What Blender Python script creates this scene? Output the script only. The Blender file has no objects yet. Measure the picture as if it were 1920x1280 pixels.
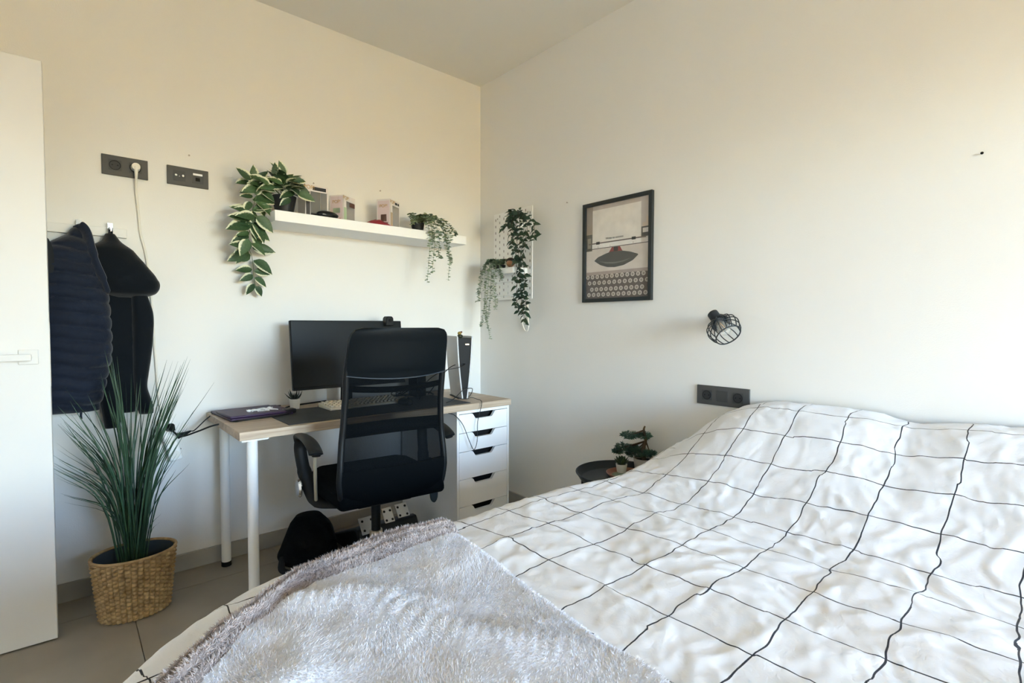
import bpy, math, random
import numpy as np
from mathutils import Vector, Matrix

random.seed(7)
rng = np.random.default_rng(5)
sc = bpy.context.scene
COL = sc.collection
PI = math.pi

# ------------------------------------------------------------------ camera
CAM = dict(loc=(-2.1613, -2.8050, 1.1595), yaw=0.717955, pitch=0.034222, roll=0.0023, f=961.68)
def cam_axes():
    y, p, r = CAM['yaw'], CAM['pitch'], CAM['roll']
    F = Vector((math.sin(y)*math.cos(p), math.cos(y)*math.cos(p), -math.sin(p)))
    R = Vector((math.cos(y), -math.sin(y), 0)); U = R.cross(F)
    return F, R*math.cos(r)+U*math.sin(r), U*math.cos(r)-R*math.sin(r)
_F, _R, _U = cam_axes()
cd = bpy.data.cameras.new('camera'); cam = bpy.data.objects.new('camera', cd); COL.objects.link(cam)
cd.sensor_width = 36; cd.lens = CAM['f']/1920*36; cd.clip_start = .02; cd.clip_end = 300
m = Matrix((_R, _U, -_F)).transposed().to_4x4(); m.translation = Vector(CAM['loc'])
cam.matrix_world = m
sc.camera = cam

def at(px, py, axis, val):
    """point of the place seen at a photo pixel, on the plane axis = val"""
    d = _F + _R*((px-960)/CAM['f']) - _U*((py-640)/CAM['f'])
    C = Vector(CAM['loc']); return C + d*((val-C[axis])/d[axis])

# ------------------------------------------------------------------ light
ROOM_H = 2.763
SKY = 3.3
X0, Y0 = -3.06, -4.80          # door wall and window wall
WIN = (-1.80, -0.16, 0.06, 2.12)  # window opening x0 x1 z0 z1 in the wall y = Y0
w = bpy.data.worlds.new('sky'); sc.world = w; w.use_nodes = True
bg = w.node_tree.nodes['Background']
bg.inputs[1].default_value = SKY
sky = w.node_tree.nodes.new('ShaderNodeTexSky'); sky.sky_type = 'NISHITA'; sky.sun_disc = False
sky.sun_elevation = math.radians(45); sky.sun_rotation = math.radians(12); sky.air_density = 0.9; sky.dust_density = 1.0; sky.ozone_density = 1.0
w.node_tree.links.new(sky.outputs[0], bg.inputs[0])
sun = bpy.data.lights.new('sun', 'SUN'); sun.energy = 24.0; sun.color = (1, .93, .80); sun.angle = .01
so = bpy.data.objects.new('sun', sun); COL.objects.link(so)
so.rotation_euler = (math.radians(-52), 0, math.radians(12))   # shines from behind the house onto the ground outside
pl = bpy.data.lights.new('window_portal', 'AREA'); pl.shape = 'RECTANGLE'
pl.size = WIN[1]-WIN[0]; pl.size_y = WIN[3]-WIN[2]; pl.cycles.is_portal = True
po = bpy.data.objects.new('window_portal', pl); COL.objects.link(po)
po.location = ((WIN[0]+WIN[1])/2, Y0-.10, (WIN[2]+WIN[3])/2); po.rotation_euler = (math.radians(90), 0, 0)
vs = sc.view_settings
vs.view_transform = 'Standard'; vs.look = 'None'; vs.gamma = 1; vs.use_curve_mapping = False
vs.exposure = 1.14
sc.cycles.max_bounces = 12; sc.cycles.diffuse_bounces = 10

# ------------------------------------------------------------------ helpers
def lin(c):
    if isinstance(c, str):
        c = tuple(int(c[i:i+2], 16)/255 for i in (1, 3, 5))
    return tuple((v/12.92 if v <= .04045 else ((v+.055)/1.055)**2.4) for v in c)

MATS = {}
def mat(name, col, rough=.6, metal=0, spec=.4, bump=None, mottle=None, sheen=0, trans=0, coat=0):
    if name in MATS: return MATS[name]
    M = bpy.data.materials.new(name); M.use_nodes = True; MATS[name] = M
    nt = M.node_tree; b = nt.nodes['Principled BSDF']
    c = (*lin(col), 1)
    b.inputs['Base Color'].default_value = c; b.inputs['Roughness'].default_value = rough
    b.inputs['Metallic'].default_value = metal; b.inputs['Specular IOR Level'].default_value = spec
    b.inputs['Sheen Weight'].default_value = sheen; b.inputs['Coat Weight'].default_value = coat
    tc = nt.nodes.new('ShaderNodeTexCoord')
    if mottle:      # (scale, amount) value mottling, optional stretch
        n = nt.nodes.new('ShaderNodeTexNoise'); n.inputs['Scale'].default_value = mottle[0]; n.inputs['Detail'].default_value = 5
        mp = nt.nodes.new('ShaderNodeMapping'); mp.inputs['Scale'].default_value = mottle[2] if len(mottle) > 2 else (1, 1, 1)
        nt.links.new(tc.outputs['Object'], mp.inputs[0]); nt.links.new(mp.outputs[0], n.inputs['Vector'])
        r = nt.nodes.new('ShaderNodeMapRange'); a = mottle[1]
        r.inputs[1].default_value = .3; r.inputs[2].default_value = .7
        r.inputs[3].default_value = 1-a; r.inputs[4].default_value = 1+a*.6
        mx = nt.nodes.new('ShaderNodeMix'); mx.data_type = 'RGBA'; mx.blend_type = 'MULTIPLY'; mx.inputs[0].default_value = 1
        mx.inputs[6].default_value = c
        nt.links.new(n.outputs['Fac'], r.inputs[0]); nt.links.new(r.outputs[0], mx.inputs[7]); nt.links.new(mx.outputs[2], b.inputs['Base Color'])
    if bump:        # (scale, strength, distance)
        n = nt.nodes.new('ShaderNodeTexNoise'); n.inputs['Scale'].default_value = bump[0]; n.inputs['Detail'].default_value = 4
        nt.links.new(tc.outputs['Object'], n.inputs['Vector'])
        bp = nt.nodes.new('ShaderNodeBump'); bp.inputs['Strength'].default_value = bump[1]; bp.inputs['Distance'].default_value = bump[2]
        nt.links.new(n.outputs['Fac'], bp.inputs['Height']); nt.links.new(bp.outputs[0], b.inputs['Normal'])
    return M

def tag(o, label=None, cat=None, group=None, kind=None):
    if label: o['label'] = label
    if cat: o['category'] = cat
    if group: o['group'] = group
    if kind: o['kind'] = kind
    return o

def basis(o):
    M = Matrix.LocRotScale(o.location, o.rotation_euler, o.scale)
    return basis(o.parent) @ M if o.parent else M

def empty(name, loc=(0, 0, 0), rz=0, label=None, cat=None, group=None, kind=None):
    o = bpy.data.objects.new(name, None); COL.objects.link(o); o.empty_display_size = .05
    o.location = loc; o.rotation_euler = (0, 0, rz)
    return tag(o, label, cat, group, kind)

def link(name, me, material=None, parent=None, loc=None, rot=None, scale=None):
    if material and not me.materials: me.materials.append(material)
    o = bpy.data.objects.new(name, me); COL.objects.link(o)
    if parent: o.parent = parent
    if loc is not None: o.location = loc
    if rot is not None: o.rotation_euler = rot
    if scale is not None: o.scale = scale
    return o

class G:
    def __init__(s): s.v = []; s.f = []; s.uv = {}
    def add(s, vs, fs):
        n = len(s.v); s.v += [tuple(p) for p in vs]; s.f += [tuple(i+n for i in f) for f in fs]; return s
    def box(s, c, d, rot=None):
        hx, hy, hz = d[0]/2, d[1]/2, d[2]/2
        vs = [Vector((x*hx, y*hy, z*hz)) for z in (-1, 1) for y in (-1, 1) for x in (-1, 1)]
        if rot is not None: vs = [rot @ v for v in vs]
        return s.add([v+Vector(c) for v in vs], [(0, 2, 3, 1), (4, 5, 7, 6), (0, 1, 5, 4), (2, 6, 7, 3), (0, 4, 6, 2), (1, 3, 7, 5)])
    def bb(s, x0, x1, y0, y1, z0, z1): return s.box(((x0+x1)/2, (y0+y1)/2, (z0+z1)/2), (x1-x0, y1-y0, z1-z0))
    def tube(s, pts, r, n=8, cap=True, flat=None):
        pts = [Vector(p) for p in pts]; k = len(pts); rs = r if isinstance(r, (list, tuple)) else [r]*k
        T = []
        for i in range(k):
            t = pts[min(i+1, k-1)]-pts[max(i-1, 0)]; T.append(t.normalized() if t.length > 1e-9 else Vector((0, 0, 1)))
        a = Vector((0, 0, 1)) if abs(T[0].z) < .9 else Vector((1, 0, 0))
        N = (a - T[0]*a.dot(T[0])).normalized(); vs = []
        for i in range(k):
            N = N - T[i]*N.dot(T[i])
            N = N.normalized() if N.length > 1e-6 else T[i].orthogonal().normalized()
            B = T[i].cross(N)
            fx, fy = (1, 1) if flat is None else flat
            for j in range(n):
                t = 2*PI*j/n; vs.append(pts[i]+(N*math.cos(t)*fx+B*math.sin(t)*fy)*rs[i])
        fs = [(i*n+j, i*n+(j+1) % n, (i+1)*n+(j+1) % n, (i+1)*n+j) for i in range(k-1) for j in range(n)]
        if cap: fs += [tuple(range(n-1, -1, -1)), tuple((k-1)*n+j for j in range(n))]
        return s.add(vs, fs)
    def cyl(s, p0, p1, r0, r1=None, n=20): return s.tube([p0, p1], [r0, r0 if r1 is None else r1], n)
    def lathe(s, prof, c=(0, 0, 0), n=28, sx=1, sy=1, rot=None):
        vs = []
        for r, z in prof:
            for j in range(n):
                t = 2*PI*j/n; p = Vector((r*math.cos(t)*sx, r*math.sin(t)*sy, z))
                if rot is not None: p = rot @ p
                vs.append(p+Vector(c))
        k = len(prof)
        fs = [(i*n+j, i*n+(j+1) % n, (i+1)*n+(j+1) % n, (i+1)*n+j) for i in range(k-1) for j in range(n)]
        fs += [tuple(range(n-1, -1, -1)), tuple((k-1)*n+j for j in range(n))]
        return s.add(vs, fs)
    def prism(s, poly, fn0, fn1):
        n = len(poly); vs = [fn0(*p) for p in poly]+[fn1(*p) for p in poly]
        fs = [tuple(range(n-1, -1, -1)), tuple(range(n, 2*n))]+[(i, (i+1) % n, n+(i+1) % n, n+i) for i in range(n)]
        return s.add(vs, fs)
    def sphere(s, c, r, n=12, k=8, sc=(1, 1, 1)):
        vs = []; c = Vector(c)
        for i in range(1, k):
            p = PI*i/k
            for j in range(n):
                t = 2*PI*j/n; vs.append(c+Vector((r*sc[0]*math.sin(p)*math.cos(t), r*sc[1]*math.sin(p)*math.sin(t), r*sc[2]*math.cos(p))))
        fs = [(i*n+j, (i+1)*n+j, (i+1)*n+(j+1) % n, i*n+(j+1) % n) for i in range(k-2) for j in range(n)]
        vs += [c+Vector((0, 0, r*sc[2])), c-Vector((0, 0, r*sc[2]))]; a = len(vs)-2
        fs += [(a, j, (j+1) % n) for j in range(n)]+[(a+1, (k-2)*n+(j+1) % n, (k-2)*n+j) for j in range(n)]
        return s.add(vs, fs)
    def mesh(s, name, smooth=40):
        me = bpy.data.meshes.new(name); me.from_pydata(s.v, [], s.f); me.update()
        if smooth:
            me.polygons.foreach_set('use_smooth', [True]*len(me.polygons))
            if smooth < 179: me.set_sharp_from_angle(angle=math.radians(smooth))
        return me
    def build(s, name, material, parent=None, world=True, smooth=40, bevel=0, seg=2, fixn=False):
        if parent and world:
            I = basis(parent).inverted(); s.v = [tuple(I @ Vector(p)) for p in s.v]
        me = s.mesh(name, smooth)
        if fixn:
            import bmesh
            b = bmesh.new(); b.from_mesh(me); bmesh.ops.recalc_face_normals(b, faces=b.faces); b.to_mesh(me); b.free()
        o = link(name, me, material, parent)
        if bevel:
            md = o.modifiers.new('bevel', 'BEVEL'); md.width = bevel; md.segments = seg; md.limit_method = 'ANGLE'; md.angle_limit = math.radians(35)
        return o

def letters(text, size, material, parent):
    """flat lettering turned into a mesh"""
    cu = bpy.data.curves.new('lettering', 'FONT'); cu.body = text; cu.size = size; cu.extrude = .0002; cu.align_x = 'CENTER'
    tmp = bpy.data.objects.new('lettering', cu); COL.objects.link(tmp)
    dg = bpy.context.evaluated_depsgraph_get(); dg.update()
    me = bpy.data.meshes.new_from_object(tmp.evaluated_get(dg)); bpy.data.objects.remove(tmp); bpy.data.curves.remove(cu)
    me.materials.clear(); return link('lettering', me, material, parent)

def crom(pts, n=8):
    """Catmull-Rom through points"""
    P = [Vector(p) for p in pts]; P = [P[0]*2-P[1]]+P+[P[-1]*2-P[-2]]; out = []
    for i in range(1, len(P)-2):
        a, b, c, d = P[i-1:i+3]
        for k in range(n):
            t = k/n
            out.append(.5*((2*b)+(c-a)*t+(2*a-5*b+4*c-d)*t*t+(3*b-a-3*c+d)*t**3))
    out.append(P[-2]); return out

_perm = np.random.default_rng(3).permutation(512)
_gr = np.random.default_rng(4).uniform(0, 2*PI, 512)
def perlin(x, y, seed=0):
    x = np.asarray(x, float)+seed*17.31; y = np.asarray(y, float)+seed*9.77
    xi = np.floor(x).astype(int); yi = np.floor(y).astype(int); fx = x-xi; fy = y-yi
    def g(i, j, dx, dy):
        a = _gr[_perm[(_perm[i % 512]+j) % 512]]; return np.cos(a)*dx+np.sin(a)*dy
    u = fx**3*(fx*(fx*6-15)+10); v = fy**3*(fy*(fy*6-15)+10)
    n0 = g(xi, yi, fx, fy)*(1-u)+g(xi+1, yi, fx-1, fy)*u
    n1 = g(xi, yi+1, fx, fy-1)*(1-u)+g(xi+1, yi+1, fx-1, fy-1)*u
    return (n0*(1-v)+n1*v)*1.5
def sstep(a, b, x):
    t = np.clip((x-a)/(b-a), 0, 1); return t*t*(3-2*t)

def npmesh(name, verts, quads, uvs=None, smooth=True):
    me = bpy.data.meshes.new(name); verts = np.asarray(verts, np.float32); quads = np.asarray(quads, np.int32)
    k = quads.shape[1]; nf = len(quads)
    me.vertices.add(len(verts)); me.vertices.foreach_set('co', verts.ravel())
    me.loops.add(nf*k); me.loops.foreach_set('vertex_index', quads.ravel())
    me.polygons.add(nf); me.polygons.foreach_set('loop_start', np.arange(nf, dtype=np.int32)*k)
    me.update(calc_edges=True)
    if smooth: me.polygons.foreach_set('use_smooth', np.ones(nf, bool))
    if uvs is not None:
        l = me.uv_layers.new(name='UVMap'); l.data.foreach_set('uv', np.asarray(uvs, np.float32)[quads.ravel()].ravel())
    me.validate(); return me
def gridquads(nu, nv):
    i = np.arange(nu*nv).reshape(nu, nv)
    return np.stack([i[:-1, :-1], i[1:, :-1], i[1:, 1:], i[:-1, 1:]], -1).reshape(-1, 4)

# ------------------------------------------------------------------ materials
m_wall = mat('white_painted_plaster', '#e5e4e1', .85, bump=(220, .25, .002), spec=.2)
m_ceil = mat('ceiling_paint', '#e2e0da', .9, bump=(160, .15, .002), spec=.2)
m_tile = mat('greige_floor_tile', '#9a9184', .45, bump=(60, .05, .002), mottle=(4, .12))
m_grout = mat('grout', '#7c7468', .9)
m_base = mat('grey_skirting_tile', '#a09d98', .5, mottle=(7, .1))
m_door = mat('white_lacquer', '#e0dfdc', .45)
m_white = mat('white_laminate', '#f0f0ef', .45)
m_whitep = mat('white_plastic', '#eeeeec', .4)
m_metalw = mat('white_metal', '#e9eaea', .4)
m_alu = mat('brushed_aluminium', '#b8b5af', .35, metal=1)
m_chrome = mat('chrome', '#d8d8d8', .12, metal=1)
m_steel = mat('steel_plate', '#a9aaac', .28, metal=1)
m_beige = mat('champagne_metal', '#c4b9a2', .4, metal=.7)
m_gplate = mat('graphite_switch_plate', '#4a4a49', .5)
m_gplate2 = mat('graphite_socket_insert', '#3d3d3d', .45)
m_dark = mat('black_plastic', '#0a0d10', .5, spec=.3)
m_blackm = mat('matte_black_metal', '#1d2329', .5, spec=.5)
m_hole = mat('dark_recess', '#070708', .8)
m_rubber = mat('black_rubber', '#0d0d0e', .7)
m_cord = mat('black_cable_sheath', '#121214', .5)
m_wcord = mat('white_cable_sheath', '#e6e2d8', .5)
m_leather = mat('black_faux_leather', '#01080e', .55, bump=(260, .12, .001), spec=.18)
m_cfab = mat('black_chair_fabric', '#04070a', .9, spec=.1, bump=(500, .3, .001))
m_vest = mat('navy_quilted_nylon', '#111a2b', .75, spec=.2, bump=(60, .35, .006), mottle=(14, .2), sheen=.2)
m_vest2 = mat('navy_quilted_nylon_collar', '#141d2e', .75, spec=.2, bump=(60, .3, .005), sheen=.2)
m_jack = mat('black_softshell', '#070e15', .85, spec=.15, bump=(40, .25, .006), mottle=(9, .15), sheen=.15)
m_soil = mat('dark_soil', '#17130f', .95)
m_pot = mat('black_plastic_pot', '#1b1d20', .5)
m_liner = mat('grey_green_liner', '#39424a', .6)
m_wpot = mat('white_ceramic_pot', '#e6e4dd', .45)
m_gpot = mat('pale_grey_ceramic', '#a9a39b', .6)
m_stem = mat('green_stem', '#4d6136', .6)
m_bstem = mat('brown_stem', '#4a3a2a', .8)
m_purple = mat('purple_faux_leather', '#3b2848', .5, bump=(300, .15, .001), spec=.5)
m_mat = mat('charcoal_felt_mat', '#3a3d40', .55, bump=(700, .3, .001), mottle=(9, .25))
m_screen = mat('matte_screen', '#0a1013', .4, spec=.25)
m_kb = mat('cream_keycaps', '#ddd6c6', .5)
m_ps = mat('console_white_shell', '#c9cbce', .5)
m_gloss = mat('gloss_black', '#05070b', .5, spec=.2)
m_frame = mat('black_picture_frame', '#23292c', .45)
m_glassblk = mat('black_smoked', '#101216', .2)
m_skirt_dark = m_hole

def wood_mat():
    M = bpy.data.materials.new('pale_oak_laminate'); M.use_nodes = True; nt = M.node_tree; b = nt.nodes['Principled BSDF']
    tc = nt.nodes.new('ShaderNodeTexCoord'); mp = nt.nodes.new('ShaderNodeMapping'); mp.inputs['Scale'].default_value = (1.2, 22, 22)
    n = nt.nodes.new('ShaderNodeTexNoise'); n.inputs['Scale'].default_value = 3; n.inputs['Detail'].default_value = 8; n.inputs['Distortion'].default_value = .6
    cr = nt.nodes.new('ShaderNodeValToRGB'); e = cr.color_ramp.elements
    e[0].position = .3; e[0].color = (*lin('#a48f7a'), 1); e[1].position = .7; e[1].color = (*lin('#c8b7a2'), 1)
    nt.links.new(tc.outputs['Object'], mp.inputs[0]); nt.links.new(mp.outputs[0], n.inputs['Vector']); nt.links.new(n.outputs['Fac'], cr.inputs[0])
    nt.links.new(cr.outputs[0], b.inputs['Base Color']); b.inputs['Roughness'].default_value = .5
    return M
m_wood = wood_mat()

def mesh_mat():
    M = bpy.data.materials.new('black_chair_mesh'); M.use_nodes = True; nt = M.node_tree; b = nt.nodes['Principled BSDF']
    b.inputs['Base Color'].default_value = (*lin('#05090d'), 1); b.inputs['Roughness'].default_value = .9; b.inputs['Specular IOR Level'].default_value = .1
    tr = nt.nodes.new('ShaderNodeBsdfTransparent'); mx = nt.nodes.new('ShaderNodeMixShader')
    tc = nt.nodes.new('ShaderNodeTexCoord'); sx = nt.nodes.new('ShaderNodeSeparateXYZ'); nt.links.new(tc.outputs['UV'], sx.inputs[0])
    outs = []
    for k in (0, 1):           # woven holes
        mu = nt.nodes.new('ShaderNodeMath'); mu.operation = 'MULTIPLY'; mu.inputs[1].default_value = 2*PI/.0042
        si = nt.nodes.new('ShaderNodeMath'); si.operation = 'SINE'
        nt.links.new(sx.outputs[k], mu.inputs[0]); nt.links.new(mu.outputs[0], si.inputs[0]); outs.append(si)
    ml = nt.nodes.new('ShaderNodeMath'); ml.operation = 'MULTIPLY'
    nt.links.new(outs[0].outputs[0], ml.inputs[0]); nt.links.new(outs[1].outputs[0], ml.inputs[1])
    mr = nt.nodes.new('ShaderNodeMapRange'); mr.inputs[1].default_value = -1; mr.inputs[2].default_value = 1
    mr.inputs[3].default_value = .99; mr.inputs[4].default_value = .82
    nt.links.new(ml.outputs[0], mr.inputs[0]); nt.links.new(mr.outputs[0], mx.inputs[0])
    nt.links.new(tr.outputs[0], mx.inputs[1]); nt.links.new(b.outputs[0], mx.inputs[2])
    nt.links.new(mx.outputs[0], nt.nodes['Material Output'].inputs[0]); return M
m_mesh = mesh_mat()

def clear_mat(name, col, k):
    M = bpy.data.materials.new(name); M.use_nodes = True; nt = M.node_tree; b = nt.nodes['Principled BSDF']
    b.inputs['Base Color'].default_value = (*lin(col), 1); b.inputs['Roughness'].default_value = .08
    tr = nt.nodes.new('ShaderNodeBsdfTransparent'); mx = nt.nodes.new('ShaderNodeMixShader'); mx.inputs[0].default_value = k
    nt.links.new(tr.outputs[0], mx.inputs[1]); nt.links.new(b.outputs[0], mx.inputs[2]); nt.links.new(mx.outputs[0], nt.nodes['Material Output'].inputs[0]); return M
m_film = clear_mat('clear_plastic_window', '#c8c8c4', .16)
m_bulb = clear_mat('clear_bulb_glass', '#e8e4da', .22)

def duvet_mat():
    M = bpy.data.materials.new('white_cotton_with_window_pane_lines'); M.use_nodes = True; nt = M.node_tree; b = nt.nodes['Principled BSDF']
    L = nt.links.new
    uv = nt.nodes.new('ShaderNodeUVMap'); sx = nt.nodes.new('ShaderNodeSeparateXYZ'); L(uv.outputs[0], sx.inputs[0])
    def line(sock):
        fr = nt.nodes.new('ShaderNodeMath'); fr.operation = 'FRACT'; L(sock, fr.inputs[0])
        su = nt.nodes.new('ShaderNodeMath'); su.operation = 'SUBTRACT'; L(fr.outputs[0], su.inputs[0]); su.inputs[1].default_value = .5
        ab = nt.nodes.new('ShaderNodeMath'); ab.operation = 'ABSOLUTE'; L(su.outputs[0], ab.inputs[0])
        mr = nt.nodes.new('ShaderNodeMapRange'); L(ab.outputs[0], mr.inputs[0])
        mr.inputs[1].default_value = .5-.0125; mr.inputs[2].default_value = .5-.0085; mr.inputs[3].default_value = 0; mr.inputs[4].default_value = 1
        return mr
    a, c = line(sx.outputs[0]), line(sx.outputs[1])
    mxm = nt.nodes.new('ShaderNodeMath'); mxm.operation = 'MAXIMUM'; L(a.outputs[0], mxm.inputs[0]); L(c.outputs[0], mxm.inputs[1])
    mx = nt.nodes.new('ShaderNodeMix'); mx.data_type = 'RGBA'; mx.inputs[6].default_value = (*lin('#e6e8ee'), 1); mx.inputs[7].default_value = (*lin('#23242e'), 1)
    L(mxm.outputs[0], mx.inputs[0]); L(mx.outputs[2], b.inputs['Base Color'])
    b.inputs['Roughness'].default_value = .85; b.inputs['Specular IOR Level'].default_value = .2; b.inputs['Sheen Weight'].default_value = .1
    tc = nt.nodes.new('ShaderNodeTexCoord')
    n1 = nt.nodes.new('ShaderNodeTexNoise'); n1.inputs['Scale'].default_value = 60; n1.inputs['Detail'].default_value = 7; n1.inputs['Distortion'].default_value = 1.5
    L(tc.outputs['Object'], n1.inputs['Vector'])
    bp = nt.nodes.new('ShaderNodeBump'); bp.inputs['Strength'].default_value = .25; bp.inputs['Distance'].default_value = .004
    L(n1.outputs['Fac'], bp.inputs['Height']); L(bp.outputs[0], b.inputs['Normal'])
    return M
m_duvet = duvet_mat()
m_blank = mat('pale_grey_plush', '#dedfe6', .95, bump=(90, .5, .006), mottle=(30, .12), sheen=.3)
m_pile = mat('pale_grey_plush_pile', '#e0e0e6', .95, mottle=(25, .08), sheen=.2)
m_hem = mat('taupe_plush_hem', '#8f8482', .95, bump=(120, .6, .006), mottle=(40, .25))
m_hpile = mat('taupe_plush_pile', '#bfb4b2', .95, mottle=(60, .3))
m_matt = mat('white_mattress_ticking', '#e6e3dd', .9)
m_bedb = mat('grey_bed_base_fabric', '#6f6c68', .9, bump=(300, .3, .002))
def wicker_mat():
    M = bpy.data.materials.new('woven_seagrass'); M.use_nodes = True; nt = M.node_tree; b = nt.nodes['Principled BSDF']
    tc = nt.nodes.new('ShaderNodeTexCoord')
    n = nt.nodes.new('ShaderNodeTexNoise'); n.inputs['Scale'].default_value = 45; n.inputs['Detail'].default_value = 5
    cr = nt.nodes.new('ShaderNodeValToRGB'); e = cr.color_ramp.elements
    e[0].position = .3; e[0].color = (*lin('#8a6f4b'), 1); e[1].position = .72; e[1].color = (*lin('#c0a274'), 1)
    nt.links.new(tc.outputs['Object'], n.inputs['Vector']); nt.links.new(n.outputs['Fac'], cr.inputs[0]); nt.links.new(cr.outputs[0], b.inputs['Base Color'])
    b.inputs['Roughness'].default_value = .7; return M
m_wick = wicker_mat()
m_wickd = mat('woven_seagrass_shadow_core', '#5a4529', .9)

def leaf_mat(name, c0, c1, cream=None, amt=.5):
    M = bpy.data.materials.new(name); M.use_nodes = True; nt = M.node_tree; b = nt.nodes['Principled BSDF']; L = nt.links.new
    tc = nt.nodes.new('ShaderNodeTexCoord'); oi = nt.nodes.new('ShaderNodeObjectInfo')
    n = nt.nodes.new('ShaderNodeTexNoise'); n.inputs['Scale'].default_value = 14; L(tc.outputs['Object'], n.inputs['Vector'])
    ad = nt.nodes.new('ShaderNodeMath'); ad.operation = 'ADD'; L(n.outputs['Fac'], ad.inputs[0])
    ml = nt.nodes.new('ShaderNodeMath'); ml.operation = 'MULTIPLY_ADD'; L(oi.outputs['Random'], ml.inputs[0]); ml.inputs[1].default_value = .6; ml.inputs[2].default_value = -.3
    L(ml.outputs[0], ad.inputs[1])
    mx = nt.nodes.new('ShaderNodeMix'); mx.data_type = 'RGBA'; mx.inputs[6].default_value = (*lin(c0), 1); mx.inputs[7].default_value = (*lin(c1), 1)
    L(ad.outputs[0], mx.inputs[0]); out = mx.outputs[2]
    if cream:
        sx = nt.nodes.new('ShaderNodeSeparateXYZ'); L(tc.outputs['UV'], sx.inputs[0])   # u -1..1 across, v along
        n2 = nt.nodes.new('ShaderNodeTexNoise'); n2.inputs['Scale'].default_value = 30; L(tc.outputs['Object'], n2.inputs['Vector'])
        s2 = nt.nodes.new('ShaderNodeMath'); s2.operation = 'MULTIPLY_ADD'; L(n2.outputs['Fac'], s2.inputs[0]); s2.inputs[1].default_value = .7; L(sx.outputs[0], s2.inputs[2])
        mr = nt.nodes.new('ShaderNodeMapRange'); L(s2.outputs[0], mr.inputs[0]); mr.inputs[1].default_value = .86; mr.inputs[2].default_value = .98
        m2 = nt.nodes.new('ShaderNodeMix'); m2.data_type = 'RGBA'; m2.inputs[7].default_value = (*lin(cream), 1)
        L(mr.outputs[0], m2.inputs[0]); L(out, m2.inputs[6]); out = m2.outputs[2]
    L(out, b.inputs['Base Color']); b.inputs['Roughness'].default_value = .5; return M
m_leafv = leaf_mat('variegated_leaf', '#1f3a28', '#4d6b3f', '#d9dcc0')
m_leafd = leaf_mat('dark_green_leaf', '#16291f', '#33503a')
m_leafs = leaf_mat('sage_leaf', '#6c8068', '#a6b497')
m_grass = leaf_mat('artificial_grass_blade', '#0f2a1b', '#37573a')
m_pine = leaf_mat('bonsai_needles', '#173326', '#3d6450')
m_cact = leaf_mat('small_succulent_green', '#1c2b1d', '#46592f')
m_aloe = leaf_mat('dark_aloe_green', '#141d19', '#2c3b2f')

# ================================================================== SETTING
def struct(name, g, material, parent=None, bevel=0, **k):
    o = g.build(name, material, parent, bevel=bevel, **k)
    if not parent: o['kind'] = 'structure'
    return o

fl = struct('floor', G().bb(X0, 0, Y0, 0, -.2, -.006), m_grout)
TS = .60; gx0 = -1.975
tile_me = {}
for i in range(-4, 8):
    for j in range(-10, 3):
        x0, y0 = gx0+i*TS, -.80+j*TS
        xa, xb, ya, yb = max(x0, X0), min(x0+TS, 0), max(y0, Y0), min(y0+TS, 0)
        if xb-xa < .03 or yb-ya < .03: continue
        key = (round(xb-xa, 3), round(yb-ya, 3))
        if key not in tile_me:
            me = G().box((0, 0, 0), (key[0]-.003, key[1]-.003, .006)).mesh('floor_tile', 0); me.materials.append(m_tile); tile_me[key] = me
        link('tile', tile_me[key], None, fl, ((xa+xb)/2, (ya+yb)/2, -.003))
TH = .2
struct('wall_back', G().bb(X0-TH, TH, 0, TH, -.2, ROOM_H+.1), m_wall)
struct('wall_right', G().bb(0, TH, Y0-TH, 0, -.2, ROOM_H+.1), m_wall)
struct('ceiling', G().bb(X0-TH, TH, Y0-TH, TH, ROOM_H, ROOM_H+.25), m_ceil)
DY0, DY1, DH = -1.13, -.30, 2.10      # doorway in the wall x = X0
gw = G(); gw.bb(X0-TH, X0, DY1, 0, -.2, ROOM_H); gw.bb(X0-TH, X0, Y0-TH, DY0, -.2, ROOM_H); gw.bb(X0-TH, X0, DY0, DY1, DH, ROOM_H); gw.bb(X0-TH, X0, DY0, DY1, -.2, 0)
struct('wall_left', gw, m_wall)
gf = G(); a, b_, c_, d_ = WIN
gf.bb(X0, a, Y0-TH, Y0, -.2, ROOM_H); gf.bb(b_, 0, Y0-TH, Y0, -.2, ROOM_H); gf.bb(a, b_, Y0-TH, Y0, d_, ROOM_H); gf.bb(a, b_, Y0-TH, Y0, -.2, c_)
struct('wall_front', gf, m_wall)
# hall behind the doorway
gh = G(); gh.bb(X0-1.5, X0-1.4, -2.0, .5, -.2, ROOM_H); gh.bb(X0-1.4, X0-TH, -2.0, -1.9, -.2, ROOM_H); gh.bb(X0-1.4, X0-TH, .4, .5, -.2, ROOM_H); gh.bb(X0-1.5, X0-TH, -2.0, .5, ROOM_H-.05, ROOM_H+.1); gh.bb(X0-1.5, X0-TH, -2.0, .5, -.2, -.001)
struct('wall_hall', gh, m_wall)
# window frame
wr = empty('window_1', ((a+b_)/2, Y0, c_), kind='structure')
g = G(); fw = .06
for (x0, x1, z0, z1) in [(a, a+fw, c_, d_), (b_-fw, b_, c_, d_), (a, b_, c_, c_+fw), (a, b_, d_-fw, d_), ((a+b_)/2-fw/2, (a+b_)/2+fw/2, c_, d_)]:
    g.bb(x0, x1, Y0-.14, Y0-.08, z0, z1)
g.build('frame', m_white, wr)
# unseen ground outside, put in and coloured tan to bounce warm light indoors
struct('ground', G().bb(-30, 30, -60, Y0-TH, -.6, -.25), mat('tan_warm_bounce', '#b4892c', .9))
struct('ceiling_sky_blocker', G().bb(-5, 2, Y0-TH-2.2, Y0-TH, 2.45, 2.65), m_ceil)  # unseen overhang added to keep high sky light off the bed
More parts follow.
